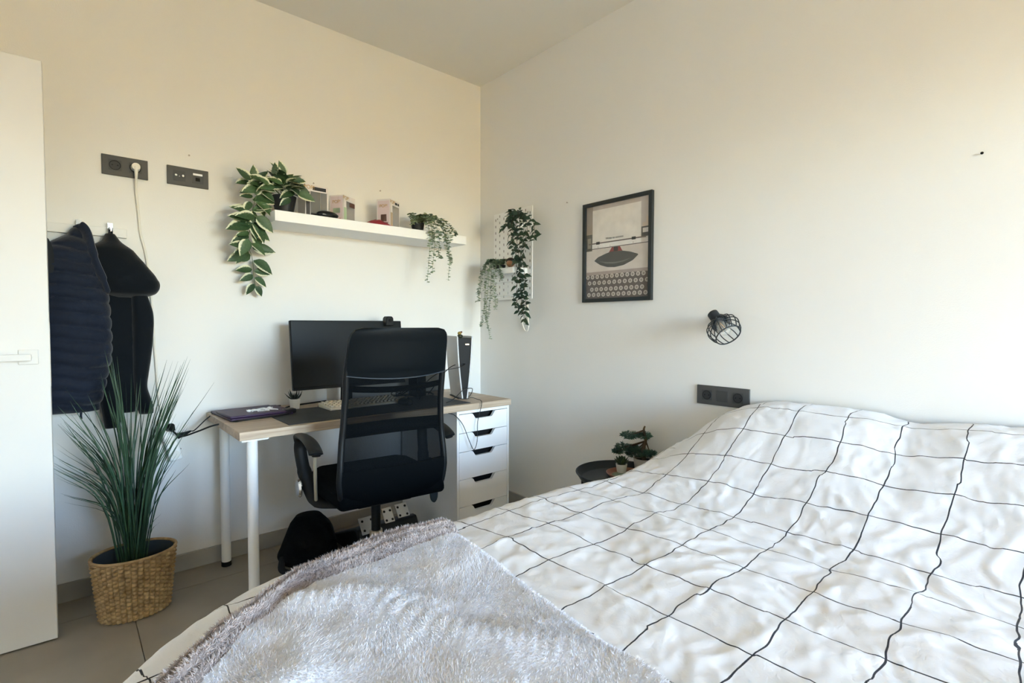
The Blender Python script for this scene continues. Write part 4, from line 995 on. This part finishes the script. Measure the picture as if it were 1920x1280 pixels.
for j_ in range(8): f_ += [(I(0, j_), I(0, j_+1), nV+I(0, j_+1), nV+I(0, j_)), (I(16, j_), nV+I(16, j_), nV+I(16, j_+1), I(16, j_+1))]
g.add(V, f_).build('pouch_body', mat('crimson_fabric', '#8a1f2b', .6, bump=(80, .3, .003)), rc, world=False, smooth=60)
G().tube([(-.07, -.034, .004), (-.03, -.036, .006), (.03, -.036, .006), (.07, -.034, .004)], .002, 6).build('zip', m_red, rc, world=False)

# strands of little round leaves
def strand(parent, pts, n, size, material, seed, name='strand'):
    R_ = random.Random(seed); C = crom(pts, 8); g = G(); g.tube(C, .0011, 5)
    for k in range(n):
        s_ = k/max(1, n-1); i_ = min(len(C)-2, int(s_*(len(C)-1))); p = C[i_].lerp(C[i_+1], s_*(len(C)-1)-i_)
        for q in (-1, 1):
            sz = size*R_.uniform(.7, 1.15)*(1-.35*s_); th = R_.uniform(0, 2*PI)
            d = Vector((math.cos(th), math.sin(th)-.5, R_.uniform(-.4, .35))).normalized(); sd = d.cross(Vector((R_.uniform(-.5, .5), R_.uniform(-.5, .5), 1))).normalized(); up = sd.cross(d)
            V = []
            for t, ww, hh in ((0, .12, 0), (.35, .42, .1), (.75, .40, .12), (1, .08, 0)): V += [p+d*(t*sz)-sd*(ww*sz)+up*(hh*sz), p+d*(t*sz)+up*(hh*.3*sz), p+d*(t*sz)+sd*(ww*sz)+up*(hh*sz)]
            g.add(V, [(3*a_+c, 3*a_+c+1, 3*a_+c+4, 3*a_+c+3) for a_ in range(3) for c in (0, 1)])
    o = g.build(name, material, parent, smooth=80); return o
t2 = empty('string_plant', (-.585, -.17, SZ), label='sage trailing plant in a black pot at the corner end of the shelf', cat='plant')
pot('pot', t2, (-.590, -.165, SZ), .030, .040, .055, m_pot)
base = Vector((-.585, -.165, 1.75))
ends = [[(795, 408), (803, 425), (806, 455), (804, 490), (801, 529)], [(800, 405), (812, 420), (815, 450), (813, 480), (810, 512)], [(806, 408), (818, 425), (824, 450), (822, 475), (826, 485)], [(812, 412), (828, 428), (836, 450), (842, 480), (845, 492)], [(815, 412), (838, 425), (844, 440), (842, 470), (843, 490), (840, 525)], [(812, 406), (840, 420), (852, 436), (853, 442)], [(800, 402), (822, 412), (832, 424), (838, 450), (836, 470)], [(796, 405), (808, 418), (810, 440), (812, 458)]]
for i_, e_ in enumerate(ends):
    pts = [base]+[at(px, py, 1, -.235 if k == 0 else (-.285 if k < 2 else -.275)) for k, (px, py) in enumerate(e_)]
    strand(t2, pts, 40, .026, m_leafs, 100+i_)
for i_ in range(10):
    th = i_*.63; d = Vector((math.cos(th)*.06, math.sin(th)*.045, random.uniform(.012, .05))); strand(t2, [base-Vector((0, 0, .01)), base+d*.6+Vector((0, 0, .02)), base+d], 14, .027, m_leafs, 130+i_)
for px, py in ((768, 421), (772, 415), (776, 410)): strand(t2, [base-Vector((0, 0, .01)), at(px+12, py-6, 1, -.22), at(px, py, 1, -.23)], 12, .025, m_leafs, px)

# ================================================================== PEGBOARD
PB = (-.540, -.172, 1.314, 1.874)     # y0 y1 z0 z1 on the wall x = 0
pb = empty('pegboard', (0, -.356, 1.594), label='white perforated pegboard on the wall next to the room corner', cat='pegboard')
G().bb(-.022, -.016, *PB).build('panel', m_white, pb, bevel=.002)
for yy in (-.50, -.21):
    for zz in (1.35, 1.84):
        G().cyl((-.016, yy, zz), (0, yy, zz), .010).build('spacer', m_alu, pb)
        G().sphere((-.022, yy, zz), .006, 10, 6, (.5, 1, 1)).build('screw', m_chrome, pb)
slot = G().box((0, 0, 0), (.0006, .005, .015)).mesh('slot', 0); slot.materials.append(mat('peg_slot_shadow', '#5b5750', .9))
for r_ in range(26):
    for c in range(9):
        if (r_+c) % 2: continue
        yy = PB[0]+.02+c*.041; zz = PB[2]+.022+r_*.0207
        if zz > PB[3]-.015: continue
        link('slot', slot, None, pb, (-.0222, yy, zz-1.594), None).location = (-.0222, yy+.356, zz-1.594)
ps_ = empty('peg_shelf', (-.08, -.40, 1.47), label='small white tray shelf hung on the pegboard', cat='shelf')
g = G(); g.bb(-.135, -.0225, -.495, -.215, 1.474, 1.478); g.bb(-.137, -.134, -.495, -.215, 1.466, 1.500); g.bb(-.135, -.0225, -.497, -.494, 1.466, 1.500); g.bb(-.135, -.0225, -.216, -.213, 1.466, 1.500)
g.build('tray', m_metalw, ps_)
for yy in (-.46, -.25): G().bb(-.026, -.0225, yy-.008, yy+.008, 1.45, 1.505).build('clip', m_metalw, ps_)
rk = empty('wire_letter_rack', (-.06, -.38, 1.34), label='white wire letter rack at the bottom of the pegboard', cat='rack')
def wire(pts): G().tube(pts, .0018, 6).build('wire', m_metalw, rk)
ya, yb2 = -.51, -.24
for z in (1.335, 1.42): wire([(-.024, ya, z), (-.075, ya, z), (-.075, yb2, z), (-.024, yb2, z)])
for k in range(5): yy = ya+(yb2-ya)*k/4; wire([(-.024, yy, 1.335), (-.075, yy, 1.335), (-.075, yy, 1.42)])
fg = empty('vinyl_figurine', (-.09, -.405, 1.478), label='small round-headed figurine with dark hair standing on the peg shelf', cat='figurine')
G().sphere((-.085, -.412, 1.532), .026, 14, 10, (1, 1, .9)).build('head', mat('figurine_skin', '#a57a5c', .5), fg)
G().sphere((-.080, -.407, 1.545), .0275, 14, 10, (.95, 1.08, .85)).build('hair', mat('figurine_hair', '#2b1d17', .5), fg)
G().lathe([(.012, 1.478), (.014, 1.50), (.010, 1.512)], (-.085, -.412, 0), 14).build('body', mat('figurine_coat', '#26262b', .5), fg)
# sage plant on the peg shelf
t3 = empty('string_plant', (-.085, -.30, 1.478), label='sage trailing plant in a black pot spilling from the peg shelf', cat='plant')
pot('pot', t3, (-.085, -.305, 1.4785), .032, .040, .050, m_pot)
base = Vector((-.085, -.30, 1.53))
ends = [[(925, 488), (908, 500), (902, 530), (898, 560), (893, 565)], [(925, 487), (912, 495), (909, 530), (908, 570), (904, 600), (901, 612)], [(928, 488), (918, 500), (915, 540), (912, 580), (914, 605), (919, 635)], [(930, 490), (922, 505), (920, 545), (916, 585), (911, 600)], [(932, 490), (928, 512), (926, 545), (929, 565), (928, 580)], [(935, 490), (938, 510), (939, 525)], [(922, 487), (905, 505), (898, 540), (896, 552)], [(926, 490), (914, 515), (910, 555), (909, 590), (917, 620)]]
for i_, e_ in enumerate(ends):
    pts = [base]+[at(px, py, 0, -.115 if k == 0 else -.150) for k, (px, py) in enumerate(e_)]
    strand(t3, pts, 46, .024, m_leafs, 200+i_)
for i_ in range(12):
    th = i_*.55; d = Vector((math.cos(th)*.045, math.sin(th)*.075, random.uniform(.008, .035))); strand(t3, [base-Vector((0, 0, .01)), base+d*.6+Vector((0, 0, .012)), base+d], 14, .024, m_leafs, 230+i_)
# dark green trailing plant hooked at the top of the pegboard
t4 = empty('ivy_plant', (-.08, -.46, 1.74), label='dark green leafy trailing plant hooked near the pegboard top', cat='plant')
pot('planter', t4, (-.070, -.455, 1.735), .036, .043, .075, m_metalw)
top4 = Vector((-.075, -.455, 1.815))
vn4 = [[(965, 402), (962, 430), (966, 470), (970, 520), (968, 560), (976, 590)], [(972, 400), (975, 440), (972, 490), (975, 540), (980, 580), (986, 605)], [(985, 405), (988, 440), (980, 480), (984, 520), (982, 560)], [(978, 402), (982, 430), (978, 470), (972, 500), (978, 540), (965, 575)], [(960, 405), (952, 420), (945, 428)], [(995, 410), (1002, 430), (1003, 450)], [(968, 400), (968, 440), (976, 500), (985, 560), (986, 585)], [(962, 408), (958, 440), (965, 470), (975, 500)]]
for i_, e_ in enumerate(vn4):
    pts = [top4]+[at(px, py, 0, -.105-.012*(i_ % 3)) for px, py in e_]; C = crom(pts, 8); G().tube(C, .0013, 5).build('vine', m_bstem, t4)
    N = max(6, int(len(C)*.72))
    for k in range(N):
        p = C[min(len(C)-1, int((k+1)/N*(len(C)-1)))]; sgn = 1 if k % 2 else -1
        d = Vector((random.uniform(-.5, .1), sgn*random.uniform(.4, 1), random.uniform(-.6, .35)))
        place_leaf(random.choice(LD), t4, p, d, Vector((-1, random.uniform(-.4, .4), random.uniform(0, .9))), random.uniform(.038, .056))
for i_ in range(30):
    th = random.uniform(0, 2*PI); d = Vector((math.cos(th)*.6-.3, math.sin(th), random.uniform(-.3, .6)))
    if d.x > .25: continue
    place_leaf(random.choice(LD), t4, top4+Vector((random.uniform(-.04, .02), random.uniform(-.055, .055), random.uniform(-.01, .03))), d, Vector((-.6, 0, 1)), random.uniform(.035, .05))
cable([at(977, 575, 0, -.02), at(979, 600, 0, -.012), at(982, 615, 0, -.012), at(987, 621, 0, -.012), at(991, 614, 0, -.012), at(990, 590, 0, -.012), at(989, 555, 0, -.03)], .0035, m_wcord, 'white cord loop hanging below the pegboard', 6, 'cord_loop')

# ================================================================== POSTER
fy0, fy1, fz0, fz1 = -1.373, -.935, 1.277, 1.807
pf = empty('framed_poster', (0, -1.154, 1.54), label='black framed typewriter poster on the wall between pegboard and lamp', cat='picture')
fw = .019
for nm, bxs in (('frame_side', (fy0, fy0+fw, fz0, fz1)), ('frame_side', (fy1-fw, fy1, fz0, fz1)), ('frame_rail', (fy0+fw, fy1-fw, fz0, fz0+fw)), ('frame_rail', (fy0+fw, fy1-fw, fz1-fw, fz1))):
    G().bb(-.020, 0, *bxs).build(nm, m_frame, pf, bevel=.001)
iy0, iy1, iz0, iz1 = fy0+fw, fy1-fw, fz0+fw, fz1-fw
def pr(u0, u1, v0, v1, col, lay, name='print_area', poly=None, nm=None):
    """flat print patch; u from the corner side (0) to the bed side (1), v from bottom"""
    W_, H_ = iy1-iy0, iz1-iz0; x = -.006-lay*.00025
    pts = poly or [(u0, v0), (u1, v0), (u1, v1), (u0, v1)]
    g = G(); V = [(x, iy1-u*W_, iz0+v*H_) for u, v in pts]; g.add(V, [tuple(range(len(V)))])
    return g.build(name, mat('print_'+(nm or col.strip('#')), col, .5, mottle=(18, .10)), pf, smooth=0)
g = G().bb(-.006, -.001, iy0, iy1, iz0, iz1).build('print', mat('print_base', '#c9beb4', .5, mottle=(6, .08)), pf)
pr(0, 1, .60, 1, '#b9aca2', 1); pr(.86, 1, .62, 1, '#c3b9b1', 2); pr(0, .11, .62, 1, '#978a7e', 2)
pr(0, 1, .27, .585, '#d0c7bf', 1)
pr(.105, .875, .585, .955, '#e0dad2', 3, 'paper'); 
pr(0, .10, .52, .70, '#55534d', 3); pr(.02, .08, .55, .66, '#8b867c', 4); pr(.88, 1, .60, .70, '#4b4843', 3); pr(.90, .98, .70, .74, '#cbb9a6', 4); pr(.90, 1, .64, .685, '#d8d1c8', 4); pr(.95, 1, .74, .80, '#c9b8a5', 3)
pr(.10, .88, .543, .590, '#e6e2dd', 5, 'scale_bar'); pr(.04, .95, .590, .603, '#6f625c', 6, 'bail_bar'); pr(.04, .98, .536, .543, '#4a4541', 6)
for u in (.17, .74): pr(u, u+.06, .583, .612, '#2e2a28', 7, 'roller')
for u in (.20, .40, .76): pr(u, u+.004, .545, .565, '#4a4541', 7, 'tick')
pr(0, 0, 0, 0, '#8a3b38', 6, poly=[(.37, .47), (.43, .535), (.56, .535), (.61, .47)]); pr(.46, .53, .49, .535, '#3a2f2d', 7)
pr(0, 0, 0, 0, '#4a4b48', 7, 'type_basket', poly=[(.14, .41), (.20, .445), (.33, .475), (.42, .49), (.60, .485), (.72, .465), (.83, .435), (.84, .425), (.76, .375), (.62, .335), (.48, .322), (.36, .330), (.24, .360)])
pr(0, 0, 0, 0, '#6b6b68', 8, 'type_bar_arc', poly=[(.22, .40), (.33, .37), (.48, .36), (.62, .37), (.74, .405), (.62, .385), (.48, .376), (.33, .387)])
pr(0, 1, 0, .265, '#5d534e', 2, 'keyboard_deck'); pr(0, 1, .255, .29, '#a3958e', 3)
W_, H_ = iy1-iy0, iz1-iz0
for r_, (v, k0, k1) in enumerate(((.235, .03, .92), (.170, .06, .97), (.100, .02, .90), (.042, .05, .95))):
    for c in range(12):
        u = k0+(k1-k0)*c/11; y = iy1-u*W_; z = iz0+v*H_
        if y < iy0+.012 or y > iy1-.010: continue
        g = G(); n_ = 12; V = [(-.0072, y+.0120*math.cos(2*PI*q/n_), z+.0112*math.sin(2*PI*q/n_)) for q in range(n_)]
        k_ = g.add(V, [tuple(range(n_))]).build('typewriter_key', mat('print_key', '#c6bdb4', .5), pf, smooth=0)
        g = G(); V = [(-.0075, y+.007*math.cos(2*PI*q/n_), z+.007*math.sin(2*PI*q/n_)) for q in range(n_)]
        g.add(V, [tuple(range(n_))]).build('key_face', mat('print_key_face', '#8f867e', .5), k_, smooth=0)
o_ = letters('Write to success', .0165, mat('print_ink', '#3c3834', .6), pf); o_.parent = pf; o_.location = (-.0078, iy1-.47*W_+1.154, iz0+.625*H_-1.54); o_.rotation_euler = (PI/2, 0, -PI/2)
G().bb(-.0100, -.0096, iy0, iy1, iz0, iz1).build('glazing', clear_mat('poster_glazing', '#e0e0e0', .03), pf)

# ================================================================== WALL LAMP
la = empty('wall_lamp', (0, -1.735, 1.16), label='black wire cage wall lamp with a clear filament bulb above the bedside', cat='lamp')
G().cyl((0, -1.72, 1.165), (-.022, -1.72, 1.165), .040, n=28).build('wall_plate', m_blackm, la, bevel=.002)
G().tube([(-.02, -1.72, 1.165), (-.06, -1.72, 1.167), (-.085, -1.745, 1.168)], .008, 10).build('arm', m_blackm, la)
axd = Vector((-.28, -.62, -.62)).normalized(); s0 = Vector((-.085, -1.722, 1.206)); rq = axd.to_track_quat('Z', 'Y').to_matrix()
lw = lambda p: s0+rq @ Vector(p)
G().lathe([(.016, 0), (.0225, .002), (.0225, .050), (.018, .056)], s0, 24, rot=rq).build('lamp_holder', m_blackm, la)
cg = [(.022, .048), (.040, .056), (.060, .072), (.066, .092), (.060, .120), (.052, .134)]
cage = G().tube([lw((.052*math.cos(t), .052*math.sin(t), .134)) for t in np.linspace(0, 2*PI, 33)], .0026, 8, cap=False).build('cage_ring', m_blackm, la)
for k in range(16):
    t = 2*PI*k/16
    G().tube(crom([lw((r_*math.cos(t+.25*(z-.05)/.09), r_*math.sin(t+.25*(z-.05)/.09), z)) for r_, z in cg], 4), .0021, 6).build('cage_wire', m_blackm, la)
bu = G().lathe([(.010, .050), (.013, .060), (.022, .078), (.028, .094), (.026, .108), (.016, .120), (.002, .124)], s0, 20, rot=rq).build('bulb', m_bulb, la)
for k in range(4):
    t = k*PI/2; G().tube([lw((.004*math.cos(t), .004*math.sin(t), .062)), lw((.009*math.cos(t), .009*math.sin(t), .104))], .0008, 5).build('filament', mat('filament', '#c89a58', .4), bu)

# ================================================================== SIDE TABLE
tcx, tcy, tz = -.268, -1.392, .486
st = empty('tray_table', (tcx, tcy, 0), label='round black tray table tucked between bed and wall', cat='side table')
G().lathe([(.004, tz-.034), (.176, tz-.034), (.184, tz-.031), (.204, tz), (.199, tz+.001), (.180, tz-.027), (.175, tz-.029), (.004, tz-.029)], (tcx, tcy, 0), 56).build('tray', m_blackm, st)
g = G(); g.tube([(tcx+.2015*math.cos(t), tcy+.2015*math.sin(t), tz) for t in np.linspace(0, 2*PI, 57)], .0035, 8, cap=False); g.build('tray_rim', m_blackm, st)
for k in range(4):
    t = PI/4+k*PI/2; G().tube([(tcx+(.172)*math.cos(t), tcy+(.172)*math.sin(t), tz-.034), (tcx+(.172)*math.cos(t), tcy+(.172)*math.sin(t), 0)], .007, 8).build('leg', m_blackm, st)
G().tube([(tcx+(.172)*math.cos(t), tcy+(.172)*math.sin(t), .012) for t in np.linspace(0, 2*PI, 41)], .006, 8, cap=False).build('floor_ring', m_blackm, st)
TZ = tz-.029
dsh = empty('round_plate', (-.23, -1.385, TZ), label='shallow round plate with terracotta and green print on the tray table', cat='plate')
G().lathe([(.004, TZ), (.07, TZ), (.088, TZ+.020), (.085, TZ+.021), (.07, TZ+.005), (.004, TZ+.005)], (-.225, -1.385, 0), 36).build('dish', mat('terracotta_glaze', '#9c6f5f', .4, mottle=(25, .3)), dsh)
G().lathe([(.004, TZ+.0052), (.062, TZ+.0052), (.062, TZ+.0062), (.004, TZ+.0062)], (-.225, -1.385, 0), 36).build('printed_centre', mat('sage_glaze', '#6f7d66', .45, mottle=(30, .35)), dsh)
sc2 = empty('potted_succulent', (-.200, -1.330, TZ), label='small green succulent in a white pot on the tray table', cat='plant')
sx_, sy_ = -.197, -1.342; SZ2 = TZ+.0065
pot('pot', sc2, (sx_, sy_, SZ2), .021, .027, .040, m_wpot)
for i_ in range(24):
    th = i_*2.4; el = .35+1.1*(1-i_/24); ln = .022+.018*(i_/24); p0 = Vector((sx_, sy_, SZ2+.035)); d = Vector((math.cos(th)*math.cos(el), math.sin(th)*math.cos(el), math.sin(el)))
    G().tube([p0+d*.006, p0+d*ln*.7+Vector((0, 0, .006)), p0+d*ln+Vector((0, 0, .016))], [.006, .0085, .001], 6, flat=(.6, 1)).build('leaf', m_cact, sc2)
bo = empty('bonsai_tree', (-.10, -1.42, TZ), label='artificial bonsai with tiered green pads in a pale pot on the tray table', cat='plant')
bx_, by_ = -.118, -1.415
pot('pot', bo, (bx_, by_, TZ), .042, .052, .075, m_gpot)
trunk = [(bx_, by_, TZ+.06), (bx_-.006, by_+.008, TZ+.11), (bx_+.002, by_-.004, TZ+.155), (bx_-.002, by_+.004, TZ+.205), (bx_, by_, TZ+.225)]
G().tube(crom(trunk, 5), [.010-.0003*i_ for i_ in range(21)], 8).build('trunk', m_bstem, bo)
def pad(c, rx, ry, rz, n, seed):
    R_ = random.Random(seed); g = G()
    for k in range(n):
        th = R_.uniform(0, 2*PI); r_ = math.sqrt(R_.random()); p = Vector(c)+Vector((math.cos(th)*r_*rx, math.sin(th)*r_*ry, R_.uniform(-.6, .8)*rz*(1-.6*r_)))
        for q in range(7):
            d = Vector((R_.gauss(0, 1)+math.cos(th)*.6, R_.gauss(0, 1)+math.sin(th)*.6, R_.gauss(.35, .7))).normalized(); s_ = d.orthogonal().normalized()*.0016; L_ = R_.uniform(.009, .016)
            g.add([p-s_, p+s_, p+d*L_+s_*.5, p+d*L_-s_*.5], [(0, 1, 2, 3)])
    o = g.build('foliage_pad', m_pine, bo, smooth=0); o['kind'] = 'stuff'; return o
for k, (px, py, rx, rz) in enumerate([(1180, 816, .042, .026), (1206, 817, .040, .026), (1170, 838, .042, .028), (1188, 850, .046, .030), (1208, 850, .040, .026), (1158, 846, .022, .018), (1219, 849, .022, .016), (1195, 842, .035, .024)]):
    c = at(px, py, 0, bx_+(.014 if k % 2 else -.014)); pad(c, rx*.8, rx, rz, 95, 300+k)
    G().tube([trunk[2 if k > 1 else 3], tuple(c)], [.004, .002], 6).build('branch', m_bstem, bo)
